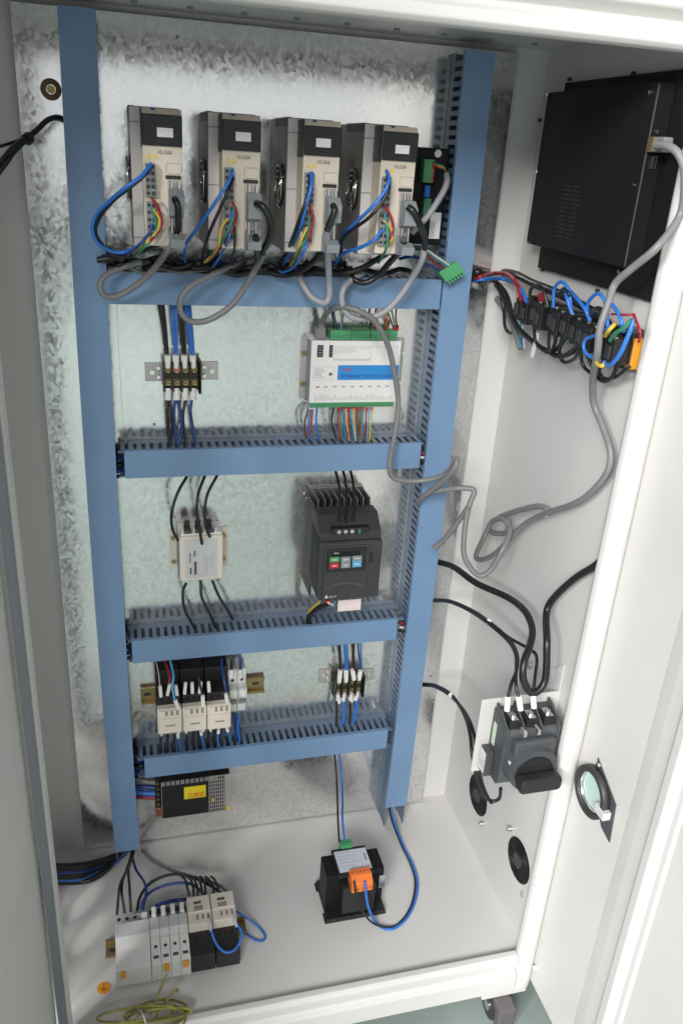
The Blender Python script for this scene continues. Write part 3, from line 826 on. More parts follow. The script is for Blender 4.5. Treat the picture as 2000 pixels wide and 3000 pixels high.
# ================================================================== rails, contactors, breakers on the plate
def rail(label, x0, x1, y, z0, z1, m, flat=False):
    """35 mm hat rail; flat: lying on the floor"""
    r = thing('mounting_rail', label, 'mounting rail', ((x0 + x1) / 2, y if not flat else z0, z0 if not flat else 0.0005))
    mb = MB()
    prof = [(0, 0.0075), (0.005, 0.0075), (0.005, 0.0005), (0.030, 0.0005), (0.030, 0.0075), (0.035, 0.0075), (0.035, 0.0063), (0.0312, 0.0063), (0.0312, -0.0006), (0.0038, -0.0006), (0.0038, 0.0063), (0, 0.0063)]
    if not flat: mb.prism([(a, b + 0.001) for a, b in prof], (x0, 0, z0), (0, 0, 1), (0, -1, 0), (x1 - x0, 0, 0))
    else: mb.prism([(a, b + 0.001) for a, b in prof], (x0, z0, 0.0005), (0, 1, 0), (0, 0, 1), (x1 - x0, 0, 0))
    mb.build('hat_profile', m, r)
    mb = MB()
    for xx in (x0 + 0.012, x1 - 0.016):
        if not flat: mb.box(xx - 0.006, xx + 0.006, -0.0016, -0.0019, z0 + 0.0145, z0 + 0.0205)
        else: mb.box(xx - 0.006, xx + 0.006, z0 + 0.0145, z0 + 0.0205, 0.0021, 0.0024)
    mb.pieces('rail_slot', DARK, r)
    return r


rail('brown passivated rail under the row of three contactors', 0.005, 0.228, 0, 0.334, 0.37, BRASS)


CZ0, CZ1 = 0.339, 0.389                                  # cream front, height range
for i, (x0, x1) in enumerate(((0.030, 0.0705), (0.0718, 0.1122), (0.1132, 0.1538))):
    lab = ('contactor at the left end of the row, fed by red and light blue wires', 'middle contactor of the row of three on the plate',
           'contactor at the right end of the row, next to the two white breakers')[i]
    r = thing('contactor', lab, 'contactor', ((x0 + x1) / 2, 0, 0.33), 'contactors on the plate')
    dz = -0.001 * i
    box(x0 + .0002, x1 - .0002, -0.0095, -0.050, 0.326 + dz, 0.432 + dz, bev=0.001).build('base', BLACK, r)
    box(x0 + .001, x1 - .001, -0.0502, -0.086, 0.330 + dz, 0.405 + dz, bev=0.001).build('terminal_step', BLACK, r)
    fr = box(x0, x1, -0.0862, -0.100, CZ0 + dz, CZ1 + dz, bev=0.0012).build('front', CREAM, r)
    box(x0 + .0012, x1 - .0012, -0.1001, -0.1025, CZ0 + 0.001 + dz, CZ0 + 0.031 + dz, bev=0.001).build('name_face', CREAM, fr)
    m = MB()
    for k in range(3): m.box(x0 + 0.013 + k * 0.009, x0 + 0.0175 + k * 0.009, -0.1001, -0.1004, CZ0 + 0.036 + dz, CZ0 + 0.0455 + dz)
    m.box(x0 + 0.003, x1 - 0.003, -0.1001, -0.1003, CZ0 + 0.0467 + dz, CZ0 + 0.0478 + dz)
    m.pieces('terminal_mark', mat('taupe_print', (0.30, 0.26, 0.21), 0.6) if 'taupe_print' not in MATS else MATS['taupe_print'], r)
    box(x0 + 0.013, x0 + 0.029, -0.1026, -0.1029, CZ0 + 0.0155 + dz, CZ0 + 0.0185 + dz).build('name_print', MATS['taupe_print'], r)
    m = MB()
    for k in range(3): m.cyl((x0 + 0.009 + k * 0.0115, -0.0863, 0.397 + dz), (x0 + 0.009 + k * 0.0115, -0.0868, 0.397 + dz), 0.0034, n=12)
    m.pieces('terminal_hole', GLOSS, r)
    m = MB()
    for k in (0.004, 0.033): m.box(x0 + k, x0 + k + 0.0035, -0.088, -0.0995, CZ0 - 0.006 + dz, CZ0 + dz, bev=0.0005)
    m.pieces('foot_tab', CREAM, r)


def breaker(lab, x0, x1, dz=0.0):
    r = thing('circuit_breaker', lab, 'circuit breaker', ((x0 + x1) / 2, 0, 0.33), 'white breakers beside the contactors')
    w = x1 - x0
    body = MB().prism([(-0.0095, 0.328), (-0.0095, 0.418), (-0.046, 0.418), (-0.050, 0.407), (-0.050, 0.392), (-0.064, 0.388), (-0.064, 0.356), (-0.050, 0.352), (-0.050, 0.330)], (x0, 0, dz), (0, 1, 0), (0, 0, 1), (w, 0, 0), bev=0.0008).build('case', LGREY, r)
    box(x0 + .0008, x1 - .0008, -0.0642, -0.0646, 0.3715 + dz, 0.386 + dz).build('rating_face', WHITEP, r)
    box(x0 + .002, x1 - .002, -0.0642, -0.071, 0.362 + dz, 0.368 + dz, bev=0.0008).build('toggle', GREYP, r)
    box(x0 + .002, x1 - .002, -0.0642, -0.0648, 0.3575 + dz, 0.3608 + dz).build('red_mark', REDP, r)
    MB().cyl(((x0 + x1) / 2, -0.0502, 0.3985 + dz), ((x0 + x1) / 2, -0.0508, 0.3985 + dz), 0.003, n=12).build('terminal_screw', DARK, r)
    box(x0 + .001, x1 - .001, -0.0501, -0.0508, 0.333 + dz, 0.349 + dz, bev=.0005).build('lower_face', WHITEP, r)


breaker('white breaker touching the cream contactors, black wire on top', 0.1552, 0.1705)
breaker('white breaker at the free end of the row, navy wire on top', 0.1710, 0.1868, 0.0005)

# ================================================================== power supply
t = thing('power_supply', 'mesh cased power supply with yellow sticker below the lowest duct', 'power supply', (0.10, 0, 0.09))
PZ0, PZ1, PF = 0.0955, 0.184, -0.044
box(0.0335, 0.160, -0.0005, PF, PZ0, PZ1, bev=0.001).build('case', BLACK, t)
m = MB()
for k in range(14):
    xx = 0.0345 + k * 0.0088
    m.box(xx, xx + 0.0022, PF - 0.0001, PF - 0.0008, PZ1 - 0.010, PZ1 - 0.001); m.box(xx + 0.0034, xx + 0.0056, PF - 0.0001, PF - 0.0008, PZ1 - 0.010, PZ1 - 0.001)
m.box(0.151, 0.1602, PF - 0.0001, PF - 0.0012, PZ0, PZ1)
for k in range(8):
    xx = 0.1205 + k * 0.004
    m.box(xx, xx + 0.0016, PF - 0.0001, PF - 0.0008, PZ0, PZ1)
for k in range(11):
    zz = PZ0 + k * 0.0086; m.box(0.1205, 0.152, PF - 0.0002, PF - 0.0009, zz, zz + 0.0014)
m.box(0.0335, 0.0345, PF - 0.0001, PF - 0.0009, PZ0, PZ1)
m.build('mesh_cover', ALU, t)
a_, b_ = A(539, 2307, PF), A(603, 2331, PF)
ys = box(a_.x, b_.x, PF - 0.0010, PF - 0.0014, b_.z - 0.001, a_.z + 0.001).build('sticker', mat('yellow_paper', (0.80, 0.62, 0.02), 0.6), t)
text('sticker_print', '\u5df2\u6d4b\u8bd5', 0.0125, MATS['red_plastic'], (a_.x + 0.007, PF - 0.0014, b_.z + 0.0022), (1, 0, 0), (0, 0, 1), t, fit=0.030)
box(0.022, 0.0333, -0.0005, -0.030, PZ0 + 0.002, PZ1 - 0.004, bev=0.001).build('terminal_strip', BLACK, t)
m = MB()
for k in range(6): m.cyl((0.0275, -0.0302, PZ0 + 0.012 + k * 0.0125), (0.0275, -0.0325, PZ0 + 0.012 + k * 0.0125), 0.0032, n=10)
m.pieces('terminal_screw', BRASS, t)
box(0.0225, 0.034, -0.0302, -0.0345, PZ0 - 0.004, PZ0 + 0.018, bev=0.001).build('copper_clip', COPPER, t)
c = A(624, 2341, PF); box(c.x - .003, c.x + .003, PF - .001, PF - .003, c.z - .004, c.z + .004, bev=.0006).build('trim_pot', WYEL, t)
c = A(669, 2366, PF); box(c.x - .003, c.x + .003, PF - .0013, PF - .002, c.z - .004, c.z + .004).build('yellow_dot', YELLOW, t)

# ================================================================== switchgear lying on the cabinet floor
rail('olive rail on the cabinet floor at the front left', -0.073, 0.165, 0, -0.249, 0, BRASS, flat=True)
# residual current unit: front face upwards
t = thing('leakage_breaker', 'wide blank white breaker module at the left end of the floor rail', 'circuit breaker', (-0.027, -0.24, 0))
b = MB(); b.prism([(-0.308, 0.0095), (-0.308, 0.046), (-0.262, 0.046), (-0.259, 0.062), (-0.231, 0.062), (-0.229, 0.046), (-0.203, 0.046), (-0.203, 0.0095)], (-0.0548, 0, 0), (0, 1, 0), (0, 0, 1), (0.0552, 0, 0), bev=0.001)
b.build('case', LGREY, t)
box(-0.0543, -0.0001, -0.3075, -0.2625, 0.0462, 0.0468).build('white_face', WHITEP, t)
box(-0.012, -0.002, -0.2285, -0.2085, 0.0462, 0.053, bev=0.0008).build('test_button', WHITEP, t)
m = MB()
for k in range(4): m.cyl((-0.049 + k * 0.0132, -0.211, 0.0462), (-0.049 + k * 0.0132, -0.211, 0.0466), 0.0032, n=12)
m.pieces('terminal_screw', DARK, t)
box(-0.048, -0.040, -0.3125, -0.3082, 0.032, 0.0455, bev=.0008).build('rail_clip', AMBER, t)
# four pole breaker
t = thing('circuit_breaker', 'four pole white breaker with four toggles on the cabinet floor', 'circuit breaker', (0.034, -0.24, 0))
for k in range(4):
    x0 = 0.0012 + k * 0.0156
    po = MB().prism([(-0.308, 0.0095), (-0.308, 0.046), (-0.258, 0.046), (-0.255, 0.062), (-0.231, 0.062), (-0.229, 0.046), (-0.203, 0.046), (-0.203, 0.0095)], (x0, 0, 0), (0, 1, 0), (0, 0, 1), (0.0153, 0, 0), bev=0.0008).build('pole', LGREY, t)
    box(x0 + .0004, x0 + .0149, -0.3075, -0.2595, 0.0462, 0.0467).build('white_face', WHITEP, po)
    box(x0 + 0.004, x0 + 0.0115, -0.230, -0.212, 0.0465, 0.066, bev=0.0015).build('toggle', WHITEP, t)
    MB().cyl((x0 + 0.0078, -0.276, 0.0468), (x0 + 0.0078, -0.276, 0.0473), 0.0028, n=12).build('terminal_screw', DARK, po)
    box(x0 + 0.0035, x0 + 0.012, -0.298, -0.2925, 0.0468, 0.0471).build('terminal_mark', SLATE, po)
    if k in (1, 3): box(x0 + 0.003, x0 + 0.012, -0.3125, -0.3082, 0.032, 0.0455, bev=.0008).build('rail_clip', AMBER, t)
box(0.0012, 0.0633, -0.2115, -0.203, 0.0463, 0.0475).build('top_trim', DARK, t)
for i, (x0, x1) in enumerate(((0.0642, 0.1035), (0.1045, 0.1445))):
    lab = ('contactor on the cabinet floor next to the four pole breaker', 'contactor at the right end of the floor rail')[i]
    r = thing('contactor', lab, 'contactor', ((x0 + x1) / 2, -0.25, 0), 'contactors on the cabinet floor')
    box(x0 + .0003, x1 - .0003, -0.307, -0.205, 0.0095, 0.047, bev=.001).build('base', BLACK, r)
    fr = box(x0, x1, -0.262, -0.207, 0.0472, 0.066, bev=.0012).build('front', CREAM, r)
    box(x0 + .0012, x1 - .0012, -0.240, -0.208, 0.0662, 0.0690, bev=.001).build('name_face', CREAM, fr)
    m = MB()
    for k in range(3): m.box(x0 + 0.0135 + k * 0.009, x0 + 0.0175 + k * 0.009, -0.254, -0.244, 0.0662, 0.0665)
    m.pieces('terminal_mark', MATS['taupe_print'], r)
    box(x0 + 0.011, x0 + 0.024, -0.2245, -0.219, 0.0692, 0.0695).build('name_print', INK, r)
    box(x0 + 0.011, x0 + 0.026, -0.2375, -0.229, 0.0692, 0.0698).build('name_window', MATS['taupe_print'], r)
    m = MB()
    for k in range(3): m.cyl((x0 + 0.009 + k * 0.011, -0.271, 0.0472), (x0 + 0.009 + k * 0.011, -0.271, 0.0476), 0.0034, n=12)
    m.pieces('terminal_hole', GLOSS, r)
    m = MB()
    for k in range(4): m.box(x0 + 0.003 + k * 0.0095, x0 + 0.0085 + k * 0.0095, -0.2065, -0.2015, 0.03, 0.060, bev=.0006)
    m.pieces('rear_tab', CREAM, r)
# earth sticker
c = AZ(305, 2895, 0.0)
t = thing('earth_sticker', 'round orange earth symbol sticker on the cabinet floor', 'sticker', (c.x, c.y, 0.0006))
MB().cyl((c.x, c.y, 0.0006), (c.x, c.y, 0.0010), 0.0105, n=28).build('disc', mat('orange_paper', (0.74, 0.30, 0.01), 0.6), t)
m = MB(); m.box(c.x - 0.0005, c.x + 0.0005, c.y - 0.001, c.y + 0.006, 0.0011, 0.0013)
for k, w_ in ((0, 0.0045), (1, 0.003), (2, 0.0015)): m.box(c.x - w_, c.x + w_, c.y - 0.0018 - k * 0.002, c.y - 0.001 - k * 0.002, 0.0011, 0.0013)
m.build('earth_symbol', BLACK, t)

# ================================================================== control transformer
t = thing('transformer', 'black control transformer with orange and green terminals on the cabinet floor', 'transformer', (0.36, -0.21, 0))
TX0, TX1, TY0, TY1, TZ = 0.3075, 0.414, -0.232, -0.184, 0.0905
box(TX0, TX1, TY0, TY1, 0.010, TZ, bev=.0015).build('core', BLACKM, t)
ft = MB()
for y0, y1 in ((-0.254, -0.233), (-0.183, -0.165)): ft.box(TX0 - 0.004, TX1 + 0.003, y0, y1, 0.0006, 0.004, bev=.0006)
ft.box(TX0 - 0.001, TX1 + 0.001, -0.2535, -0.166, 0.004, 0.0105)
ft = ft.build('foot_frame', BLACK, t)
for xx in (TX0 + 0.004, TX1 - 0.003):
    MB().cyl((xx, -0.246, 0.004), (xx, -0.246, 0.0075), 0.0045, n=12).build('foot_bolt', STEEL, ft)
box(TX0 + 0.026, TX1 - 0.020, -0.252, TY0 - 0.0002, 0.014, TZ - 0.012, bev=.003).build('winding', BLACK, t)
box(TX0 + 0.026, TX1 - 0.020, TY1 + 0.0002, -0.168, 0.014, TZ - 0.012, bev=.003).build('winding', BLACK, t)
tpp = box(TX0 + 0.020, TX1 - 0.022, -0.240, -0.178, TZ + 0.0002, TZ + 0.005, bev=.0008).build('top_plate', BLACK, t)
lb = box(TX0 + 0.0235, TX1 - 0.0235, -0.232, -0.1845, TZ + 0.0052, TZ + 0.0056).build('data_label', mat('pale_lilac_label', (0.58, 0.59, 0.66), 0.45), t)
m = MB()
for k in range(5):
    yy = -0.190 - k * 0.0075
    m.box(TX0 + 0.027, TX0 + 0.027 + random.uniform(0.025, 0.046), yy, yy + 0.0012, TZ + 0.0057, TZ + 0.0059)
m.build('label_print', INKL, lb)
box(TX1 - 0.0305, TX1 - 0.0285, -0.214, -0.197, TZ + 0.0057, TZ + 0.0059).build('label_bar', INK, lb)
m = box(0.346, 0.368, -0.180, -0.164, TZ - 0.006, TZ + 0.012, bev=.001).build('green_terminal', GREEN, t)
b = MB()
for k in range(3): b.cyl((0.350 + k * 0.007, -0.172, TZ + 0.0121), (0.350 + k * 0.007, -0.172, TZ + 0.0126), 0.0022, n=10)
b.build('terminal_screw', DGREEN, m)
ox0, ox1 = 0.3455, 0.3835
m = MB().prism([(-0.236, TZ - 0.010), (-0.236, TZ + 0.014), (-0.2495, TZ + 0.014), (-0.262, TZ + 0.006), (-0.262, TZ - 0.014), (-0.256, TZ - 0.016)], (ox0, 0, 0), (0, 1, 0), (0, 0, 1), (ox1 - ox0, 0, 0), bev=.0008).build('orange_terminal', ORANGE, t)
b = MB(); h = MB()
for k in range(5):
    xx = ox0 + 0.0045 + k * 0.0073
    b.cyl((xx, -0.243, TZ + 0.0141), (xx, -0.243, TZ + 0.0146), 0.0023, n=10)
    h.box(xx - 0.0018, xx + 0.0018, -0.2622, -0.2625, TZ - 0.009, TZ - 0.004)
b.build('terminal_screw', mat('deep_orange', (0.50, 0.10, 0.02), 0.5), m); h.build('wire_hole', MATS['deep_orange'], m)
box(TX1 - 0.010, TX1 + 0.002, -0.2375, TY0 - 0.0002, TZ - 0.042, TZ - 0.012, bev=.001).build('earth_tag', STEEL, t)

# ================================================================== main switch on its bracket
BY = -0.332
t = thing('switch_bracket', 'white angled sheet bracket on the right wall carrying the main switch', 'bracket', (0.57, BY, 0.39))
b = MB()
b.box(0.5005, XR - 0.0005, BY, BY + 0.002, 0.384, 0.521)
b.build('plate', WHITE, t)
box(XR - 0.0035, XR - 0.0008, BY + 0.0022, BY + 0.06, 0.392, 0.513).build('wall_flange', WHITE, t)
MB().prism([(0.0, 0.0), (0.0, 0.055), (0.060, 0.0)], (XR - 0.0008, BY + 0.002, 0.5135), (0, 0, 0) if False else (0, 1, 0), (0, 0, 1), (-0.0022, 0, 0)).build('gusset', WHITE, t)
c = AX(1556, 1946, XR - 0.003)
sw = MB().cyl((XR - 0.0005, c.y, c.z), (XR - 0.012, c.y, c.z), 0.0035, n=12); sw.box(XR - 0.012, XR - 0.009, c.y - 0.010, c.y + 0.010, c.z - 0.003, c.z + 0.003, bev=.001)
sw.build('wing_screw', STEEL, t)

t = thing('main_switch', 'slate grey rotary main switch with black knob on the white bracket', 'switch', (0.566, BY, 0.39))
IX0, IX1 = 0.5225, 0.612
b = MB()
b.prism([(-0.3325, 0.391), (-0.3325, 0.506), (-0.3465, 0.506), (-0.3755, 0.492), (-0.3785, 0.486), (-0.3785, 0.404), (-0.372, 0.391)], (IX0, 0, 0), (0, 1, 0), (0, 0, 1), (IX1 - IX0, 0, 0), bev=.0012)
b.build('body', SLATE, t)
for k in range(4):
    xx = IX0 + 0.001 + k * 0.0285
    MB().prism([(-0.336, 0.470), (-0.336, 0.516), (-0.350, 0.514), (-0.380, 0.496), (-0.3805, 0.470)], (xx - (0.0012 if k else 0.0), 0, 0), (0, 1, 0), (0, 0, 1), (0.0035, 0, 0), bev=.0006).build('phase_barrier', SLATE, t)
for k in range(3):
    xx = IX0 + 0.0165 + k * 0.0285
    box(xx - 0.0095, xx + 0.0095, -0.348, -0.3725, 0.4925, 0.5065, bev=.0005).build('terminal_well', BLACK, t)
    box(xx - 0.006, xx + 0.006, -0.3505, -0.3705, 0.5067, 0.509, bev=.0006).build('terminal_bar', STEEL, t)
    MB().cyl((xx, -0.362, 0.509), (xx, -0.362, 0.5125), 0.0045, n=12).build('terminal_screw', STEEL, t)
box(IX0 - 0.0006, IX0 - 0.0001, -0.340, -0.350, 0.446, 0.486).build('green_label', mat('pale_green_label', (0.55, 0.66, 0.50), 0.5), t)
box(IX0 - 0.0125, IX0 - 0.0008, -0.3345, -0.356, 0.393, 0.438, bev=.001).build('auxiliary_block', SLATE, t)
lb = box(IX0 - 0.0131, IX0 - 0.0126, -0.3365, -0.353, 0.397, 0.435).build('auxiliary_label', PAPER, t)
m = MB()
for k in range(5): m.box(IX0 - 0.0133, IX0 - 0.0131, -0.339 - k * 0.0028, -0.3402 - k * 0.0028, 0.404, 0.404 + random.uniform(.012, .026))
m.build('label_print', INKL, lb)
# rounded turret and knob
kx, kz = 0.5675, 0.430
m = MB(); m.cyl((kx, -0.3787, kz + 0.003), (kx, -0.399, kz + 0.002), 0.041, 0.0385, 36); m.build('turret', SLATE, t)
m = MB(); m.box(IX0 + 0.012, IX1 - 0.010, -0.3787, -0.392, 0.452, 0.482, bev=.004); m.build('turret_neck', SLATE, t)
m = MB(); m.cyl((kx, -0.3991, kz), (kx, -0.405, kz), 0.0305, 0.0295, 36); m.build('knob_base', BLACK, t)
m = MB()
m.prism([(-0.031, 0.012), (0.031, 0.012), (0.034, 0.006), (0.034, -0.008), (0.030, -0.013), (-0.030, -0.013), (-0.034, -0.008), (-0.034, 0.006)], (kx + 0.001, -0.4052, kz - 0.004), (1, 0, 0), (0, 0, 1), (0, -0.020, 0), bev=.004)
m.build('knob', BLACK, t)
for px, py in ((1530, 2142), (1570, 2135)):
    c = A(px, py, -0.384); box(c.x - .0028, c.x + .0028, -0.3787, -0.394, c.z - .004, c.z + .004, bev=.0006).build('cover_screw', STEEL, t)
c = A(1492, 2226, -0.383); MB().cyl((c.x, -0.3787, c.z), (c.x - 0.002, -0.392, c.z), 0.003, n=12).build('latch_pin', LGREY, t)
c = A(1546, 2240, -0.400); box(c.x - .004, c.x + .003, -0.3992, -0.4012, c.z - .004, c.z + .004).build('position_mark', LGREY, t)

# ================================================================== panel computer
t = thing('panel_computer', 'black panel computer in the upper right wall, seen from behind', 'computer', (XR - 0.01, -0.23, 1.12))
box(XR - 0.0008, XR - 0.010, -0.067, -0.3695, 1.119, 1.371, bev=.001).build('bezel_frame', BLACKM, t)
CX = 0.600
bc = box(CX, XR - 0.0102, -0.064, -0.332, 1.1535, 1.357, bev=.0012).build('rear_cover', BLACKM, t)
box(CX - 0.0005, CX + 0.0012, -0.3316, -0.3326, 1.156, 1.354).build('cover_fold', SLATE, bc)
m = MB()
for k in range(13):
    for c0 in (0, 1):
        zz = 1.172 + k * 0.0055
        y0 = -0.150 - c0 * 0.028
        m.box(CX - 0.0006, CX - 0.0001, y0, y0 - 0.022, zz, zz + 0.0022)
m.build('vent_slot', BLACK, bc)
for px, py in ((1603, 277), (1572, 503), (1545, 712), (1902, 270), (1853, 542), (1810, 795)):
    c = AX(px, py, CX - 0.001)
    MB().cyl((CX - 0.0001, c.y, c.z), (CX - 0.0018, c.y, c.z), 0.0024, n=10).build('cover_screw', STEEL, t)
for px, py in ((1924, 386), (1948, 548), (1899, 800), (1885, 832)):
    c = A(px, py, -0.334)
    MB().cyl((min(c.x, 0.626), -0.3321, c.z), (min(c.x, 0.626), -0.334, c.z), 0.0022, n=10).build('side_screw', STEEL, t)
c = A(1914, 476, -0.334)
u = box(c.x - 0.0035, c.x + 0.0035, -0.3321, -0.334, c.z - 0.007, c.z + 0.007).build('usb_socket', STEEL, t)
box(c.x - 0.0015, c.x + 0.0015, -0.3341, -0.3345, c.z - 0.006, c.z + 0.006).build('usb_tongue', BLACK, u)
box(CX + 0.002, CX + 0.005, -0.0635, -0.062, 1.345, 1.356).build('hinge_tab', STEEL, t)
for px, py in ((1666, 232), (1853, 215), (1588, 790), (1748, 851), (1579, 352)):
    c = AX(px, py, XR - 0.003)
    MB().cyl((XR - 0.0003, c.y, c.z), (XR - 0.005, c.y, c.z), 0.0024, n=10).build('clamp_stud', DARK, t)
t = thing('network_plug', 'grey network plug in the side of the black panel computer', 'plug', A(1918, 425, -0.345))
c = A(1920, 424, -0.338)
pb = box(c.x - 0.007, c.x + 0.006, -0.3342, -0.362, c.z - 0.008, c.z + 0.008, bev=.002).build('plug_body', WGRY, t)
box(c.x - 0.009, c.x - 0.0072, -0.3342, -0.344, c.z - 0.008, c.z + 0.008).build('socket_shield', BRASS, t)

# ================================================================== push button contact blocks on the right wall
btn = [(1533, 905), (1583, 922), (1630, 944), (1677, 964), (1725, 986), (1782, 1016)]
BL = ('contact block at the left end of the button row, fed by the red wire', 'second contact block from the left in the button row',
      'third contact block from the left in the button row', 'fourth contact block of the button row, two before the yellow wires',
      'fifth contact block of the button row, just left of the yellow and green wires', 'contact block under the yellow and green wires, beside the emergency stop')
for i, (px, py) in enumerate(btn):
    c = AX(px, py, 0.588)
    t = thing('contact_block', BL[i], 'contact block', (XR, c.y, c.z), 'contact blocks of the wall buttons')
    y, z = c.y, c.z
    MB().cyl((XR - 0.0006, y, z), (XR - 0.014, y, z), 0.0125, n=24).build('fixing_nut', BLACK, t)
    box(XR - 0.0142, XR - 0.026, y - 0.018, y + 0.018, z - 0.018, z + 0.018, bev=.0012).build('mounting_collar', BLACK, t)
    tl = random.uniform(-0.002, 0.002)
    for s in (-1, 1):
        dz = tl + s * random.uniform(0, 0.002); dep = random.uniform(-0.003, 0.003)
        k = box(XR - 0.0262, XR - 0.052 + dep, y + s * 0.0093 - 0.0078, y + s * 0.0093 + 0.0078, z - 0.018 + dz, z + 0.015 + dz, bev=.0016).build('contact', BLACK, t)
        box(XR - 0.0522 + dep, XR - 0.0560 + dep, y + s * 0.0093 - 0.0055, y + s * 0.0093 + 0.0055, z - 0.010 + dz, z + 0.007 + dz, bev=.001).build('contact_nose', DARK, k)
        for zz in (z + 0.0152 + dz, z - 0.0182 + dz):
            MB().cyl((XR - 0.043, y + s * 0.0093, zz), (XR - 0.043, y + s * 0.0093, zz + 0.0014 * (1 if zz > z else -1)), 0.0034, n=10).build('terminal_screw', STEEL, k)
c = AX(1868, 1046, 0.600)
t = thing('emergency_stop', 'black and orange emergency stop body at the right end of the button row', 'emergency stop', (XR, c.y, c.z))
y, z = -0.342, c.z - 0.002
bb = box(XR - 0.0008, XR - 0.026, y - 0.017, y + 0.017, z - 0.0225, z + 0.0205, bev=.0015).build('contact_body', BLACK, t)
for dy, dz in ((-0.011, 0.013), (0.004, 0.014), (0.007, -0.015)):
    box(XR - 0.0261, XR - 0.0272, y + dy - 0.0022, y + dy + 0.0022, z + dz - 0.0035, z + dz + 0.0035, bev=.0004).build('orange_lug', AMBER, bb)
box(XR - 0.004, XR - 0.022, y - 0.015, y + 0.015, z + 0.0207, z + 0.027, bev=.001).build('terminal_cover', SLATE, t)
ob = box(XR - 0.0008, XR - 0.024, y - 0.0300, y - 0.0172, z - 0.0205, z + 0.0185, bev=.0015).build('orange_frame', AMBER, t)
for k in range(4): box(XR - 0.0241, XR - 0.0252, y - 0.0292 + k * 0.003, y - 0.0275 + k * 0.003, z - 0.016, z + 0.014, bev=.0005).build('copper_contact', COPPER, ob)
t = thing('cable_tag', 'white plastic cable tag dangling under the button row', 'tag', AX(1570, 1010, 0.60))
q = [AX(px, py, 0.590) for px, py in ((1569, 975), (1577, 978), (1564, 1052), (1551, 1044))]
MB().prism([(0, 0), (1, 0), (1, 1), (0, 1)], q[0], q[1] - q[0], q[3] - q[0], (0.0012, 0, 0)).build('strip', WHITEP, t)
MB().cyl(q[0] + Vector((0.001, 0, 0)), q[0] + Vector((-0.003, 0, 0)), 0.004, n=12).build('head', WHITEP, t)
# ventilation fans
FL = ('round black fan opening in the right wall, partly behind the bracket', 'round black fan opening low in the right wall by the door')
for i, (fy, fz) in enumerate(((-0.133, 0.1315), (-0.309, 0.1445))):
    t = thing('wall_fan', FL[i], 'fan', (XR, fy, fz), 'fans in the right wall')
    f0 = Vector((XR, fy, fz))
    MB().cyl(f0 - Vector((0.0004, 0, 0)), f0 - Vector((0.0016, 0, 0)), 0.0395, n=48).build('opening', BLACKM, t)
    m = MB()
    for q_ in (0.036, 0.030, 0.024, 0.018): m.torus(f0 - Vector((0.0026, 0, 0)), (1, 0, 0), q_, 0.0009, 40, 6)
    m.build('guard_ring', BLACK, t)
    MB().cyl(f0 - Vector((0.0017, 0, 0)), f0 - Vector((0.004, 0, 0)), 0.014, n=28).build('hub', DARK, t)
    for dy, dz in ((-0.033, -0.033), (0.033, 0.033), (-0.033, 0.033), (0.033, -0.033)):
        pass
for px, py, lab in ((1410, 2413, 'leftmost of the three silver nuts between the wall fans'), (1493, 2428, 'silver nut directly above the lower wall fan'), (1460, 2640, 'silver nut')):
    if py > 2600: continue
    c = AX(px, py, XR - 0.004)
    m = MB().cyl((XR - 0.0003, c.y, c.z), (XR - 0.006, c.y, c.z), 0.005, n=6); m.cyl((XR - 0.006, c.y, c.z), (XR - 0.011, c.y, c.z), 0.0028, n=10)
    tag(m.build('fixing_nut', STEEL), lab if 'three' not in lab else 'silver nut on the right wall below the first fan', 'nut')
c = AX(1527, 2621, XR - 0.003)
tag(MB().cyl((XR - 0.0003, c.y, c.z), (XR - 0.004, c.y, c.z), 0.0045, n=6).build('fixing_nut', STEEL), 'silver nut directly below the lower wall fan', 'nut')

# ================================================================== wires and cables (points: place in the photograph and depth)
r1, r2, r3 = 0.0016, 0.0024, 0.0034
G = 'wires of the servo drives'
N4 = ('leftmost', 'second', 'third', 'rightmost')
DL = [[(0, 0)], ]


def off(pts, dx, dy=0): return [(p[0] + dx, p[1] + dy) + tuple(p[2:]) for p in pts]


# --- first drive
wire('blue wire looping far out to the left from the leftmost drive over the left duct', WBLU, r2, [(444, 480, -.168), (413, 517, -.18), (369, 549, -.18), (320, 590, -.16), (283, 630, -.14), (271, 672, -.13), (290, 715, -.12), (344, 740, -.11), (395, 727, -.12), (430, 696, -.15), (449, 665, -.167)], y=-.17, group=G)
wire('black wire running beside the blue loop of the leftmost drive', WBLK, r2, [(444, 488, -.167), (418, 518, -.178), (374, 554, -.178), (330, 590, -.16), (291, 640, -.14), (283, 690, -.12), (330, 745, -.10), (390, 752, -.09)], group=G, y=-.1)
for c_, m_, pts in (('red', WRED, [(444, 580), (460, 600), (468, 622), (473, 661), (455, 690), (432, 712), (400, 742, -.12)]), ('yellow', WYEL, [(447, 612), (466, 637), (466, 662), (449, 693), (425, 715), (392, 742, -.12)]),
                    ('green', WGRN, [(446, 608), (457, 646), (456, 687), (419, 728), (395, 750, -.12)]), ('navy', WNAV, [(448, 655), (436, 685), (405, 722), (372, 748, -.11)])):
    wire(c_ + ' motor wire curving down from the leftmost drive', m_, r1 * 1.1, [(p[0], p[1], p[2] if len(p) > 2 else -.172) for p in pts], y=-.17, group=G)
wire('thick black cable from the upper plug of the leftmost drive', WBLK, .0042, [(512, 583, -.19), (520, 600, -.198), (522, 630, -.19), (522, 672, -.175), (500, 698, -.15), (443, 722, -.12), (393, 741, -.10), (330, 756, -.085), (286, 762, -.08)], y=-.17, name='signal_cable', cat='cable', group='black drive cables')
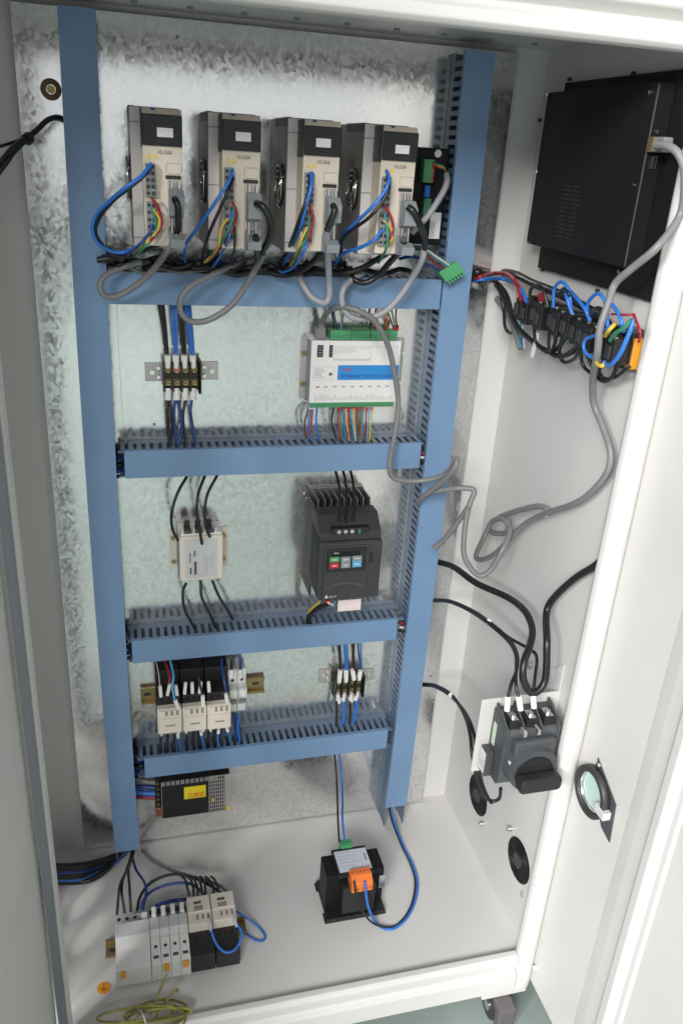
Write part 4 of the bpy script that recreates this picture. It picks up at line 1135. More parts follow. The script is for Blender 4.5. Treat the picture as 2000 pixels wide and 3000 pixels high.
wire('grey cable looping over the left end of the top cross duct', WGRY, .0042, [(520, 696, -.185), (506, 714, -.17), (478, 752, -.14), (465, 770, -.12), (423, 818, -.10), (353, 864, -.09), (312, 868, -.09), (294, 845, -.09), (304, 812, -.085), (353, 786, -.075), (404, 770, -.07), (455, 762, -.06)], y=-.1, name='signal_cable', cat='cable', group='grey drive cables')
# --- second drive
wire('blue wire falling diagonally left from the second drive', WBLU, r2 * .9, [(682, 499, -.168), (668, 535, -.18), (619, 611, -.18), (575, 673, -.15), (545, 718, -.11), (542, 768, -.06)], y=-.17, group=G)
wire('black wire falling diagonally left from the second drive', WBLK, r2 * .9, [(684, 520, -.168), (659, 582, -.18), (616, 676, -.16), (597, 735, -.11), (590, 772, -.06)], y=-.17, group=G)
for c_, m_, pts in (('yellow', WYEL, [(668, 640), (648, 668), (641, 715), (626, 742, -.13), (600, 768, -.09)]), ('red', WRED, [(680, 590), (692, 617), (689, 652), (668, 697), (645, 728, -.14), (615, 762, -.09)]), ('blue', WBLU, [(680, 617), (677, 667), (668, 706), (648, 745, -.13), (625, 780, -.08)]),
                    ('green', WGRN, [(684, 605), (683, 640), (657, 696), (630, 734, -.14), (606, 766, -.09)]), ('black', WBLK, [(686, 655), (688, 711), (680, 775, -.08)])):
    wire(c_ + ' motor wire bending down from the second drive', m_, r1 * 1.1, [(p[0], p[1], p[2] if len(p) > 2 else -.172) for p in pts], y=-.17, group=G)
wire('thick black cable arching right from the upper plug of the second drive', WBLK, .0046, [(751, 596, -.19), (768, 604, -.20), (786, 632, -.20), (793, 665, -.19), (786, 702, -.165), (767, 738, -.13), (752, 775, -.09)], y=-.17, name='signal_cable', cat='cable', group='black drive cables')
wire('short black cable dropping from the bottom plug of the second drive', WBLK, .0044, [(748, 692, -.186), (752, 715, -.175), (755, 745, -.14), (757, 780, -.09)], y=-.17, name='signal_cable', cat='cable', group='black drive cables')
wire('grey cable looping below the top cross duct, left of the middle', WGRY, .0044, [(772, 745, -.13), (746, 791, -.11), (714, 848, -.10), (672, 900, -.10), (612, 937, -.10), (563, 942, -.10), (532, 918, -.10), (530, 875, -.10), (561, 836, -.095), (612, 810, -.085), (680, 780, -.07), (740, 764, -.055)], y=-.1, name='signal_cable', cat='cable', group='grey drive cables')
# --- third drive
wire('blue wire hanging almost straight from the third drive', WBLU, r2, [(912, 505, -.168), (911, 549, -.18), (894, 610, -.18), (882, 660, -.17), (862, 706, -.13), (846, 745, -.10), (830, 775, -.06)], y=-.17, group=G)
wire('black wire hanging beside the blue wire of the third drive', WBLK, r2, [(909, 512, -.168), (905, 560, -.178), (880, 634, -.178), (856, 700, -.14), (838, 740, -.10), (815, 772, -.06)], y=-.17, group=G)
for c_, m_, pts in (('red', WRED, [(905, 598), (916, 634), (913, 665), (900, 710), (880, 760, -.1)]), ('green', WGRN, [(907, 630), (903, 680), (880, 731), (862, 770, -.1)]), ('yellow', WYEL, [(900, 665), (873, 725), (868, 752, -.13), (850, 778, -.08)]), ('blue', WBLU, [(903, 690), (886, 748), (852, 788, -.1), (820, 800, -.07)])):
    wire(c_ + ' motor wire hanging from the third drive', m_, r1 * 1.1, [(p[0], p[1], p[2] if len(p) > 2 else -.172) for p in pts], y=-.17, group=G)
wire('short black cable from the upper plug of the third drive', WBLK, .0042, [(975, 602, -.19), (980, 616, -.197), (970, 644, -.196), (957, 676, -.19)], y=-.17, name='signal_cable', cat='cable', group='black drive cables')
wire('pale grey cable hanging vertically from the third drive and hooking left', WLGR, .0046, [(957, 672, -.19), (960, 731, -.16), (963, 816, -.11), (964, 862, -.10), (955, 885, -.10), (938, 885, -.10), (910, 868, -.095), (885, 830, -.085), (872, 800, -.07)], y=-.1, name='signal_cable', cat='cable', group='grey drive cables')
wire('long black cable sagging left under the third drive', WBLK, .0040, [(952, 728, -.14), (930, 752, -.12), (905, 777, -.10), (870, 800, -.085), (820, 806, -.07), (770, 790, -.06)], y=-.1, name='signal_cable', cat='cable', group='black drive cables')
# --- fourth drive
wire('blue wire sweeping far left from the rightmost drive', WBLU, r2, [(1132, 500, -.168), (1139, 530, -.182), (1120, 570, -.185), (1080, 616, -.18), (1030, 663, -.15), (1003, 688, -.12), (998, 740, -.09), (975, 785, -.06)], y=-.17, group=G)
wire('black wire sweeping left just below the blue one of the rightmost drive', WBLK, r2, [(1134, 515, -.168), (1139, 548, -.182), (1116, 596, -.185), (1080, 638, -.18), (1020, 683, -.14), (998, 713, -.12), (997, 760, -.08), (980, 790, -.06)], y=-.17, group=G)
wire('lower blue wire bowing left from the rightmost drive', WBLU, r2, [(1119, 674, -.168), (1094, 704, -.17), (1051, 727, -.15), (1010, 740, -.12), (985, 765, -.08)], y=-.17, group=G)
for c_, m_, pts in (('red', WRED, [(1125, 600), (1144, 634), (1151, 670), (1141, 704), (1120, 742, -.13)]), ('teal', WTEA, [(1127, 625), (1132, 670), (1135, 706), (1122, 746, -.13)]), ('yellow', WYEL, [(1122, 645), (1140, 662), (1149, 685), (1144, 708), (1118, 744, -.13)]), ('green', WGRN, [(1130, 640), (1137, 690), (1128, 735), (1108, 770, -.09)])):
    wire(c_ + ' motor wire curling down from the rightmost drive', m_, r1 * 1.1, [(p[0], p[1], p[2] if len(p) > 2 else -.172) for p in pts], y=-.17, group=G)
wire('thick black cable from the upper plug of the rightmost drive', WBLK, .0044, [(1194, 606, -.19), (1212, 622, -.195), (1228, 656, -.185), (1241, 690, -.16), (1244, 728, -.14)], y=-.17, name='signal_cable', cat='cable', group='black drive cables')
wire('pale grey cable sweeping over the right of the top cross duct in a loop', WLGR, .0046, [(1243, 722, -.14), (1236, 760, -.13), (1204, 818, -.11), (1172, 866, -.10), (1134, 907, -.095), (1096, 927, -.09), (1048, 934, -.09), (1016, 918, -.09), (1001, 880, -.09), (1006, 845, -.09), (1026, 822, -.08), (1060, 800, -.065)], y=-.1, name='signal_cable', cat='cable', group='grey drive cables')
wire('black cable from the bottom plug of the rightmost drive curling over the duct edge', WBLK, .0044, [(1183, 700, -.186), (1175, 730, -.15), (1140, 770, -.11), (1105, 808, -.09), (1070, 828, -.085), (1035, 818, -.08), (1022, 790, -.06)], y=-.1, name='signal_cable', cat='cable', group='black drive cables')
wire('black cable lying along the top cross duct under the right drives', WBLK, .0042, [(1130, 745, -.12), (1100, 762, -.10), (1060, 785, -.085), (1010, 800, -.075), (960, 800, -.06)], y=-.1, name='signal_cable', cat='cable', group='black drive cables')
wire('black cable slung between the rightmost plug and the black module', WBLK, .004, [(1188, 722, -.13), (1215, 726, -.1), (1240, 727, -.07)], y=-.1, name='signal_cable', cat='cable', group='black drive cables')
# --- harness lying on the top duct
random.seed(3)
HL = ('in front', 'at the back', 'in the middle', 'lowest', 'highest')
HN = ('black harness cable along the left half of the top duct', 'black harness cable under the second drive', 'black harness cable under the third drive', 'black harness cable toward the right of the top duct', 'upper black harness cable behind the left grey loop',
      'black cable end lying over the left duct edge', 'grey cable lying flat along the left half of the top duct', 'black harness cable dipping between the first two drives', 'black harness cable dipping between the middle drives', 'dark cable behind the third drive wires', 'black harness cable below the rightmost drive', 'black harness cable crossing under the second grey loop')
for k, (x0, x1, yy, mm) in enumerate(((290, 560, 765, WBLK), (420, 720, 776, WBLK), (560, 900, 782, WBLK), (700, 1030, 790, WBLK), (300, 640, 752, WBLK), (284, 400, 758, WBLK), (320, 620, 778, WGRY), (520, 640, 762, WBLK), (740, 900, 770, WBLK), (820, 1010, 775, WBLK), (1010, 1200, 790, WBLK), (590, 800, 790, WBLK))):
    pts = []
    for i in range(7):
        f = i / 6; pts.append((x0 + (x1 - x0) * f, yy + random.uniform(-13, 12) + 14 * math.sin(f * 3.1), -.045 - .03 * random.random()))
    wire(HN[k], mm, random.choice((.0028, .0036, .004)), pts, y=-.05, name='harness_cable', cat='cable', group='black harness on the top duct')
for k, (x0, x1, yy, mm, nm) in enumerate(((600, 690, 775, WNAV, 'navy wire tucked into the top duct under the second drive'), (820, 905, 790, WBLU, 'blue wire tucked into the top duct under the third drive'), (960, 1010, 775, WNAV, 'navy wire tucked into the top duct between the right drives'), (1170, 1240, 758, WNAV, 'navy wire running toward the black module above the duct'))):
    wire(nm, mm, r2, [(x0, yy, -.04), ((x0 + x1) / 2, yy - 6, -.06), (x1, yy + 4, -.045)], y=-.05, group=G)
# --- black module wires
wire('grey cable arching from the green header of the black module', WLGR, .0046, [(1308, 512, -.06), (1308, 535, -.075), (1294, 568, -.08), (1258, 625, -.085), (1236, 650, -.085), (1208, 680, -.07)], y=-.07, name='signal_cable', cat='cable')
for c_, m_, dy in (('green', WGRN, 0), ('orange', WORG, 6), ('brown', WBRN, 11)):
    wire(c_ + ' core fanning from the green header of the black module', m_, r1 * .8, [(1267, 476 + dy, -.052), (1284, 482 + dy * .8, -.06), (1300, 490 + dy * .5, -.062), (1308, 512, -.06)], y=-.05)
for c_, m_, q_ in (('red', WRED, [(1248, 740), (1268, 765), (1299, 786)]), ('cream', WWHT, [(1252, 734), (1285, 757), (1314, 776)]), ('teal', WTEA, [(1250, 738), (1280, 760), (1308, 782)]), ('navy', WNAV, [(1240, 770), (1262, 780), (1284, 792)])):
    wire(c_ + ' core leading to the loose green plug', m_, r1, [(a, b, -.10 + .012 * i) for i, (a, b) in enumerate(q_)], y=-.08)

# --- upper terminal block wires
G = 'wires of the upper terminal block'
for k, (xt, xm, xb, mm, lab) in enumerate(((466, 479, 487, WBLK, 'black wire on the first upper terminal, left strand'), (478, 486, 491, WBLK, 'black wire on the first upper terminal, right strand'), (503, 509, 514, WBLU, 'blue wire on the second upper terminal, left strand'), (516, 517, 518, WBLU, 'blue wire on the second upper terminal, right strand'),
                                           (524, 531, 537, WBLK, 'black wire on the third upper terminal, left strand'), (534, 539, 543, WBLK, 'black wire on the third upper terminal, right strand'), (541, 552, 559, WBLU, 'leftmost blue strand on the fourth upper terminal'), (548, 557, 563, WBLU, 'middle blue strand on the fourth upper terminal'), (556, 562, 567, WBLU, 'rightmost blue strand on the fourth upper terminal'))):
    wire(lab + ' of the block beside the card', mm, r2 * .95, [(xt, 890, -.03), (xm, 965, -.035), (xb, 1036, -.026)], y=-.03, group=G)
for k, x_ in enumerate((492, 516, 541, 566)):
    tag(MB().cyl(A(x_ - 1, 1040, -.024), A(x_, 1076, -.022), .0052, .0048, 12).build('end_sleeve', WHITEP), 'white end sleeve above the ' + ('first', 'second, copper coloured', 'third', 'fourth')[k] + ' screw of the upper terminal block', 'sleeve', 'white sleeves of the upper terminal block')
    tag(MB().cyl(A(x_ + (0, 1, 2, 1)[k], 1137, -.022), A(x_ + (0, 2, 1, -1)[k], 1172, -.026), .0048, .0052, 12).build('end_sleeve', WHITEP), 'white end sleeve below the ' + ('first', 'second', 'third', 'fourth')[k] + ' screw of the upper terminal block', 'sleeve', 'white sleeves of the upper terminal block')
for lab, mm, pts in (('left black wire from block to duct', WBLK, [(490, 1172), (491, 1205), (493, 1256), (498, 1306)]), ('second black wire from block to duct', WBLK, [(496, 1174), (505, 1214), (504, 1270), (499, 1306)]), ('navy wire from block to duct, straight one', WNAV, [(514, 1172), (510, 1205), (513, 1256), (521, 1306)]),
                     ('navy wire from block to duct, bulging right', WNAV, [(521, 1174), (532, 1222), (532, 1265), (524, 1300)]), ('third black wire from block to duct', WBLK, [(543, 1172), (536, 1222), (541, 1273), (547, 1306)]), ('rightmost navy wire from block to duct', WNAV, [(562, 1172), (558, 1205), (565, 1256), (572, 1308)])):
    wire(lab + ' below the upper terminal block', mm, r2, [(p[0], p[1], (-.026, -.032, -.03, -.034)[i]) for i, p in enumerate(pts)], y=-.03, group=G)

# --- motion card wires
G = 'wires of the white motion card'
col = dict(red=WRED, green=WGRN, blue=WBLU, yellow=WYEL, teal=WTEA, sky=WSKY, navy=WNAV, black=WBLK, orange=WORG)
low = [(992, 994, 'red'), (998, 1001, 'green'), (1005, 1014, 'blue'), (1013, 1022, 'yellow'), (1021, 1018, 'red'), (1029, 1040, 'sky'), (1037, 1042, 'yellow'), (1046, 1060, 'red'), (1054, 1064, 'green'), (1063, 1056, 'teal'), (1073, 1070, 'red'), (1081, 1074, 'sky'), (1089, 1081, 'yellow')]
for k, (a, b_, c_) in enumerate(low):
    w_ = wire('%s wire number %d from the left in the fan below the white card' % (c_, k + 1), col[c_], .0014, [(a, 1198, -.024), (a + (b_ - a) * .15 - 1, 1225, -.03), (a + (b_ - a) * .6, 1262, -.034), (b_, 1292, -.036)], y=-.03, group=G)
    w_['label'] = c_ + ' wire under the white card, ' + ('first', 'second', 'third', 'fourth', 'fifth', 'sixth', 'seventh', 'eighth', 'ninth', 'tenth', 'eleventh', 'twelfth', 'last')[k] + ' in the colourful fan from the left'
    f_ = MB().cyl(A(a, 1193, -.022), A(a, 1206, -.024), .0021, .0019, 8).build('ferrule', RED); f_.parent = w_
for lab, mm, pts in (('blue wire at the far left under the white card', WBLU, [(909, 1200), (905, 1243), (912, 1292)]), ('brown wire bowing left under the white card', WBRN, [(903, 1200), (892, 1240), (898, 1285)]), ('red wire at the left under the white card', WRED, [(915, 1200), (911, 1243), (906, 1275)]), ('separate blue wire left of the fan under the white card', WBLU, [(929, 1192), (926, 1235), (933, 1292)]), ('thin black wire between the blue wire and the fan', WBLK, [(977, 1195), (972, 1235), (985, 1285)])):
    wire(lab, mm, .0015, [(p[0], p[1], (-.022, -.034, -.036)[i]) for i, p in enumerate(pts)], y=-.03, group=G, sleeve0=None)
for lab, mm, pts in (('thin black wire above the green row, leftmost', WBLK, [(971, 900), (974, 930), (978, 965)]), ('navy wire above the green row', WNAV, [(976, 905), (981, 935), (989, 964)]), ('yellow wire above the green row', WYEL, [(997, 905), (999, 930), (1000, 966)]), ('blue wire beside the yellow one above the green row', WBLU, [(1007, 905), (1003, 935), (1001, 966)]),
                     ('green wire above the green row', WGRN, [(1068, 925), (1074, 945), (1084, 966)]), ('thin black wire in the middle above the green row', WBLK, [(1080, 905), (1083, 935), (1086, 966)]), ('dark red wire above the green row', WRED, [(1100, 905), (1097, 935), (1096, 966)]), ('white wire above the green row', WWHT, [(1117, 905), (1113, 935), (1112, 966)]),
                     ('orange wire above the green row', WORG, [(1134, 905), (1133, 935), (1128, 960)]), ('thin brown wire above the green row', WBRN, [(1135, 912), (1144, 938), (1152, 962)]), ('thin green wire near the right above the green row', WGRN, [(1146, 905), (1152, 935), (1157, 962)]), ('rightmost black wire above the green row', WBLK, [(1160, 903), (1159, 935), (1164, 962)])):
    w_ = wire(lab + ' of the white card', mm, .0013, [(p[0], p[1], (-.03, -.028, -.022)[i]) for i, p in enumerate(pts)], y=-.03, group=G)
    if pts[2][0] > 1090:
        f_ = MB().cyl(A(pts[2][0], 953, -.022), A(pts[2][0], 968, -.022), .0022, .002, 8).build('ferrule', RED); f_.parent = w_

# --- filter wires
G = 'black wires of the line filter'
for lab, pts in (('left black wire into the top of the cream filter', [(550, 1392, -.03), (519, 1448, -.05), (503, 1505, -.06), (506, 1550, -.055), (522, 1583, -.045)]), ('middle black wire into the top of the cream filter', [(601, 1392, -.03), (581, 1448, -.05), (577, 1499, -.06), (583, 1540, -.062), (592, 1594, -.056)]), ('right black wire into the top of the cream filter', [(638, 1390, -.03), (608, 1448, -.05), (600, 1499, -.06), (603, 1543, -.06), (615, 1573, -.05)])):
    wire(lab, WBLK, r2, pts, y=-.05, group=G)
for lab, pts in (('left black wire leaving the bottom of the cream filter', [(546, 1708, -.03), (536, 1735, -.04), (541, 1783, -.045), (560, 1822, -.04), (571, 1842, -.035)]), ('middle black wire leaving the bottom of the cream filter', [(588, 1700, -.03), (591, 1748, -.04), (612, 1793, -.04), (631, 1838, -.035)]), ('right black wire leaving the bottom of the cream filter', [(622, 1700, -.03), (641, 1746, -.04), (667, 1788, -.04), (682, 1815, -.035)])):
    wire(lab, WBLK, r2, pts, y=-.05, group=G, sleeve0=None)
# --- inverter wires
G = 'black wires of the inverter'
for lab, pts in (('left black wire into the top of the black inverter', [(980, 1372), (992, 1416), (995, 1462), (991, 1524)]), ('middle black wire into the top of the black inverter', [(1003, 1372), (1013, 1420), (1014, 1480), (1011, 1528)]), ('right black wire into the top of the black inverter', [(1024, 1370), (1034, 1418), (1036, 1480), (1031, 1524)])):
    wire(lab, WBLK, r2, [(p[0], p[1], (-.03, -.055, -.085, -.113)[i]) for i, p in enumerate(pts)], y=-.05, group=G)
for lab, mm, pts in (('thick black loom rising from the duct to the inverter', WBLK, [(903, 1835, -.035), (905, 1808, -.05), (925, 1785, -.07), (965, 1766, -.09)]), ('yellow wire under the left corner of the inverter', WYEL, [(902, 1795, -.055), (918, 1778, -.075), (934, 1765, -.09), (938, 1752, -.1)]), ('red wire under the inverter', WRED, [(950, 1765, -.09), (962, 1758, -.095), (972, 1764, -.09)]), ('teal wire under the inverter', WTEA, [(915, 1795, -.06), (945, 1778, -.08), (985, 1762, -.09)]), ('white wire under the inverter', WWHT, [(955, 1758, -.092), (965, 1768, -.092), (975, 1772, -.085)])):
    wire(lab, mm, .005 if 'loom' in lab else .0022, pts, y=-.07)
# --- contactor row wires
G = 'wires of the contactor row'
for lab, mm, rr, pts in (('red wire into the left contactor of the row', WRED, .0022, [(481, 1930, -.04), (496, 1975, -.075), (496, 2006, -.088)]), ('light blue wire down the left contactor of the row', WSKY, .002, [(498, 1930, -.05), (508, 1978, -.09), (505, 2015, -.10), (513, 2052, -.105)]), ('thin white wire at the left edge of the row', WWHT, .0007, [(458, 1940, -.05), (466, 1980, -.075), (469, 2010, -.088)]),
                         ('thin black wire down the middle contactor of the row', WBLK, .0018, [(577, 1930, -.05), (582, 1985, -.09), (594, 2042, -.10)]), ('dark blue wire beside the right contactor of the row', WNAV, .0022, [(648, 1930, -.05), (655, 1985, -.085), (664, 2032, -.1)]), ('black wire on top of the left white breaker', WBLK, .0026, [(675, 1905, -.035), (678, 1935, -.045), (678, 1964, -.047)]), ('navy wire on top of the right white breaker', WNAV, .0026, [(701, 1905, -.035), (704, 1935, -.045), (704, 1966, -.047)])):
    wire(lab, mm, rr, pts, y=-.08, group=G)
sl = [(469, 2010, 472, 2040), (498, 2004, 491, 2036), (515, 2008, 519, 2036), (544, 2000, 541, 2032), (563, 2000, 564, 2030), (589, 1998, 585, 2030), (611, 1998, 613, 2026)]
for k, (a, b_, c_, d_) in enumerate(sl):
    tag(MB().cyl(A(a, b_, -.089), A(c_, d_, -.089), .0030, .0032, 10).build('end_sleeve', WHITEP), ('first', 'second', 'third', 'fourth', 'fifth', 'sixth', 'seventh')[k] + ' white sleeve from the left in the upper line across the three contactors', 'sleeve', 'upper white sleeves of the contactor row')
for k, (a, b_, c_, d_) in enumerate([(513, 2050, 523, 2076), (594, 2038, 596, 2066), (662, 2032, 666, 2058), (678, 1962, 678, 1984), (704, 1962, 704, 1986)]):
    tag(MB().cyl(A(a, b_, -.103 if k < 3 else -.049), A(c_, d_, -.104 if k < 3 else -.051), .0034, .0036, 10).build('end_sleeve', WHITEP), ('white sleeve at the end of the light blue wire', 'white sleeve at the end of the thin black wire on the middle contactor', 'white sleeve at the end of the dark blue wire by the breakers', 'white sleeve on top of the left white breaker', 'white sleeve on top of the right white breaker')[k], 'sleeve', 'lower white sleeves of the contactor row')
names = ('left contactor', 'middle contactor', 'right contactor')
for i, (xs, yb) in enumerate((([472, 492, 512], 2160), ([548, 568, 582], 2150), ([612, 630, 646], 2142))):
    for j, xx in enumerate(xs):
        wire(('left', 'centre', 'right')[j] + ' black wire dropping from the ' + names[i] + ' into the lowest duct', WBLK, .0024, [(xx, yb - 6, -.075), (xx - 1, yb + 14, -.07), (xx + 1, yb + 44, -.04)], y=-.06, group='black wires below the contactors')
for i, pts in enumerate(([(522, 2158, -.09), (526, 2178, -.085), (531, 2203, -.05)], [(590, 2150, -.09), (594, 2170, -.085), (599, 2194, -.05)], [(640, 2145, -.09), (638, 2165, -.085), (644, 2190, -.05)], [(667, 2140, -.09), (672, 2155, -.085), (675, 2175, -.05)])):
    wire('blue coil wire dropping from the ' + ('left contactor', 'middle contactor', 'right contactor, left of two', 'right contactor, right of two')[i], WBLU, .0018, pts, y=-.06, group='blue wires below the contactors', sleeve0=.007)
wire('blue wire under the left white breaker', WNAV, .0026, [(686, 2092, -.04), (689, 2130, -.045), (697, 2172, -.04)], y=-.04, group=G)
wire('blue wire under the right white breaker', WBLU, .0026, [(701, 2090, -.04), (696, 2130, -.048), (703, 2170, -.04)], y=-.04, group=G)
# --- lower terminal block wires
G = 'wires of the lower terminal block'
for lab, mm, rr, pts in (('black wire on the first top screw', WBLK, .0026, [(993, 1880), (995, 1920), (997, 1960)]), ('bright blue wire on the second top screw', WBLU, .0040, [(1011, 1880), (1013, 1920), (1015, 1960)]), ('black wire on the third top screw', WBLK, .0026, [(1036, 1878), (1034, 1921), (1037, 1957)]), ('brown wire beside the third top screw', WBRN, .0013, [(1030, 1880), (1033, 1925), (1038, 1965)]), ('left blue strand on the fourth top screw', WNAV, .0018, [(1048, 1876), (1051, 1921), (1058, 1960)]), ('right blue strand on the fourth top screw', WBLU, .0018, [(1057, 1876), (1057, 1921), (1059, 1960)]),
                         ('first bottom wire, black', WBLK, .0022, [(986, 2054), (986, 2090), (984, 2128)]), ('second bottom wire, blue, left strand', WBLU, .0019, [(1002, 2050), (1005, 2090), (1000, 2130)]), ('second bottom wire, blue, right strand', WBLU, .0019, [(1006, 2050), (1008, 2085), (1007, 2118)]), ('third bottom wire, black', WBLK, .0022, [(1026, 2052), (1026, 2090), (1024, 2118)]), ('fourth bottom wire, blue, left strand', WBLU, .0019, [(1042, 2048), (1040, 2085), (1031, 2125)]), ('fourth bottom wire, blue, right strand', WBLU, .0019, [(1047, 2048), (1045, 2085), (1037, 2112)])):
    wire(lab + ' of the lower terminal block', mm, rr, [(p[0], p[1], ((-.03, -.032, -.026) if pts[0][1] < 2000 else (-.026, -.032, -.036))[i]) for i, p in enumerate(pts)], y=-.03, group=G)
for k, (a, b_, c_, d_) in enumerate([(997, 1962, 993, 1998), (1014, 1960, 1013, 1996), (1032, 1962, 1037, 1990), (1056, 1964, 1051, 1990), (988, 2032, 992, 2058), (1007, 2030, 1004, 2054), (1026, 2030, 1028, 2056), (1046, 2026, 1041, 2050)]):
    tag(MB().cyl(A(a, b_, -.024), A(c_, d_, -.024), .0046, .0046, 12).build('end_sleeve', WHITEP), 'white end sleeve on the ' + ('first', 'second', 'third', 'fourth')[k % 4] + (' top' if k < 4 else ' bottom') + ' screw of the lower terminal block', 'sleeve', 'white sleeves of the lower terminal block')
# --- power supply wires
wire('thick blue wire into the power supply', WBLU, .0055, [(385, 2318, -.02), (420, 2323, -.025), (456, 2325, -.031)], y=-.02)
wire('red wire into the power supply', WRED, .0036, [(385, 2334, -.02), (420, 2336, -.025), (456, 2337, -.031)], y=-.02)
wire('grey cable into the top of the power supply terminals', WGRY, .0050, [(385, 2275, -.02), (420, 2288, -.025), (456, 2292, -.031)], y=-.02, name='cable', cat='cable')
wire('dark blue bundle wire above the red one at the power supply', WNAV, .0042, [(385, 2302, -.02), (420, 2305, -.025), (456, 2308, -.031)], y=-.02)
# --- bundles in the gaps beside the left duct
for k, (x0, y0, x1, y1) in enumerate(((318, 1368, 372, 1360), (362, 1900, 392, 1892), (388, 2248, 430, 2240))):
    for j in range(4):
        wire('%s wire in the gap left of the %s cross duct' % (('dark blue', 'black', 'navy', 'thin black')[j], ('second', 'third', 'lowest')[k]), (WNAV, WBLK, WNAV, WBLK)[j], .0042 if j < 3 else .003, [(x0, y0 - 26 + j * 17, -.02), ((x0 + x1) / 2, y0 - 20 + j * 16, -.035), (x1, y1 - 24 + j * 16, -.03)], y=-.03, group='wires crossing into the ducts')
for k, (x_, y_) in enumerate(((1236, 1340), (1176, 1838))):
    for j in range(3):
        wire('%s wire at the right end of the %s cross duct' % (('red', 'white', 'black')[j], ('second', 'third')[k]), (WRED, WWHT, WBLK)[j], .0022, [(x_ - 14, y_ - 14 + j * 11, -.03), (x_, y_ - 12 + j * 12, -.052), (x_ + 14, y_ - 8 + j * 10, -.03)], y=-.03, group='wires crossing into the ducts')

# --- bundle leaving the left duct and floor switchgear wires
random.seed(11)
for k in range(7):
    dx, dy = random.uniform(-14, 12), (k - 3) * 8
    wire(('black cable of the thick bundle leaving to the left below the left duct', 'blue cable at the underside of the thick bundle below the left duct')[k in (5,)], WBLU if k == 5 else (WNAV if k == 2 else WBLK), .0052 if k != 5 else .0042,
         [(366 + dx, 2478, -.03), (352 + dx, 2506 + dy * .3, -.035), (316 + dx * .5, 2532 + dy * .7, -.045), (270, 2552 + dy, -.06), (223, 2560 + dy, -.08), (150, 2562 + dy, -.10)], y=-.05, name='bundle_cable', cat='cable', group='bundle leaving to the left')
bundle = [o_ for o_ in bpy.data.objects if o_.name.startswith('bundle_cable')]
for o_, l_ in zip(bundle, ('topmost black cable', 'second black cable', 'navy cable', 'middle black cable', 'thick black cable next to the blue one', 'blue cable', 'lowest black cable')): o_['label'] = l_ + ' of the bundle leaving below the left duct'
G = 'wires of the floor switchgear'
for lab, mm, rr, pts in (('leftmost black wire down to the blank white module', WBLK, .0024, [(395, 2485, -.04), (380, 2536, -.09), (353, 2590, -.17), (343, 2680, -.203)]), ('second black wire down to the blank white module', WBLK, .0024, [(392, 2485, -.04), (374, 2540, -.10), (357, 2600, -.17), (366, 2676, -.203)]), ('third black wire down to the blank white module', WBLK, .0024, [(388, 2487, -.04), (377, 2545, -.10), (380, 2600, -.17), (384, 2672, -.203)]),
                         ('dark blue wire bending right to the blank white module', WNAV, .0024, [(384, 2490, -.04), (398, 2545, -.09), (424, 2586, -.15), (428, 2620, -.18), (418, 2666, -.203)]),
                         ('black wire arching from the blank module to the contactors', WBLK, .0026, [(402, 2668, -.203), (412, 2625, -.18), (446, 2583, -.15), (510, 2561, -.15), (574, 2574, -.16), (625, 2600, -.18), (650, 2618, -.2)]), ('blue wire arching from the blank module to the contactors', WNAV, .0026, [(414, 2664, -.203), (422, 2635, -.19), (450, 2608, -.17), (500, 2590, -.17), (560, 2590, -.18), (600, 2622, -.2)]),
                         ('grey cable from the left duct down to the right floor contactor', WGRY, .003, [(416, 2490, -.03), (440, 2516, -.05), (485, 2543, -.08), (542, 2562, -.12), (612, 2582, -.16), (650, 2598, -.18), (665, 2612, -.2)]), ('blue wire lying behind the four pole breaker', WNAV, .003, [(455, 2654, -.19), (500, 2640, -.18), (548, 2634, -.18)])):
    wire(lab, mm, rr, pts, y=-.1, group=G)
for k, (a, b_, c_) in enumerate(((540, 548, 556), (556, 566, 568), (566, 578, 580), (580, 590, 594), (594, 601, 603), (610, 624, 626), (626, 638, 645))):
    wire(('first', 'second', 'third', 'fourth', 'fifth', 'sixth', 'seventh')[k] + ' short black wire entering the floor contactors from behind', WBLK, .0022, [(a - 8, 2568, -.15), (a + 3, 2577, -.17), (b_, 2598, -.19), (c_, 2626, -.203)], y=-.18, group='short wires behind the floor contactors')
wire('light blue wire looping under the two floor contactors', WBLU, .0020, [(611, 2700, .076), (619, 2727, .074), (634, 2766, .062), (658, 2789, .056), (684, 2785, .056), (702, 2761, .062), (707, 2733, .070), (697, 2712, .075), (690, 2698, .076)], z=.06, group=G, sleeve0=None)
wire('light blue wire looping out to the right of the floor contactors', WBLU, .0019, [(690, 2668, -.215), (727, 2692, -.225), (762, 2720, -.235), (777, 2744, -.245), (768, 2757, -.25), (745, 2752, -.248), (715, 2730, -.24), (700, 2715, -.235)], y=-.23, group=G)
for k, (a, b_, c_, d_) in enumerate(((609, 2694, 618, 2726), (683, 2690, 694, 2714))):
    tag(MB().cyl(AZ(a, b_, .077), AZ(c_, d_, .075), .0030, .0026, 10).build('end_sleeve', LGREY), ('pale sleeve on the blue wire of the left floor contactor', 'pale sleeve on the blue wire of the right floor contactor')[k], 'sleeve')
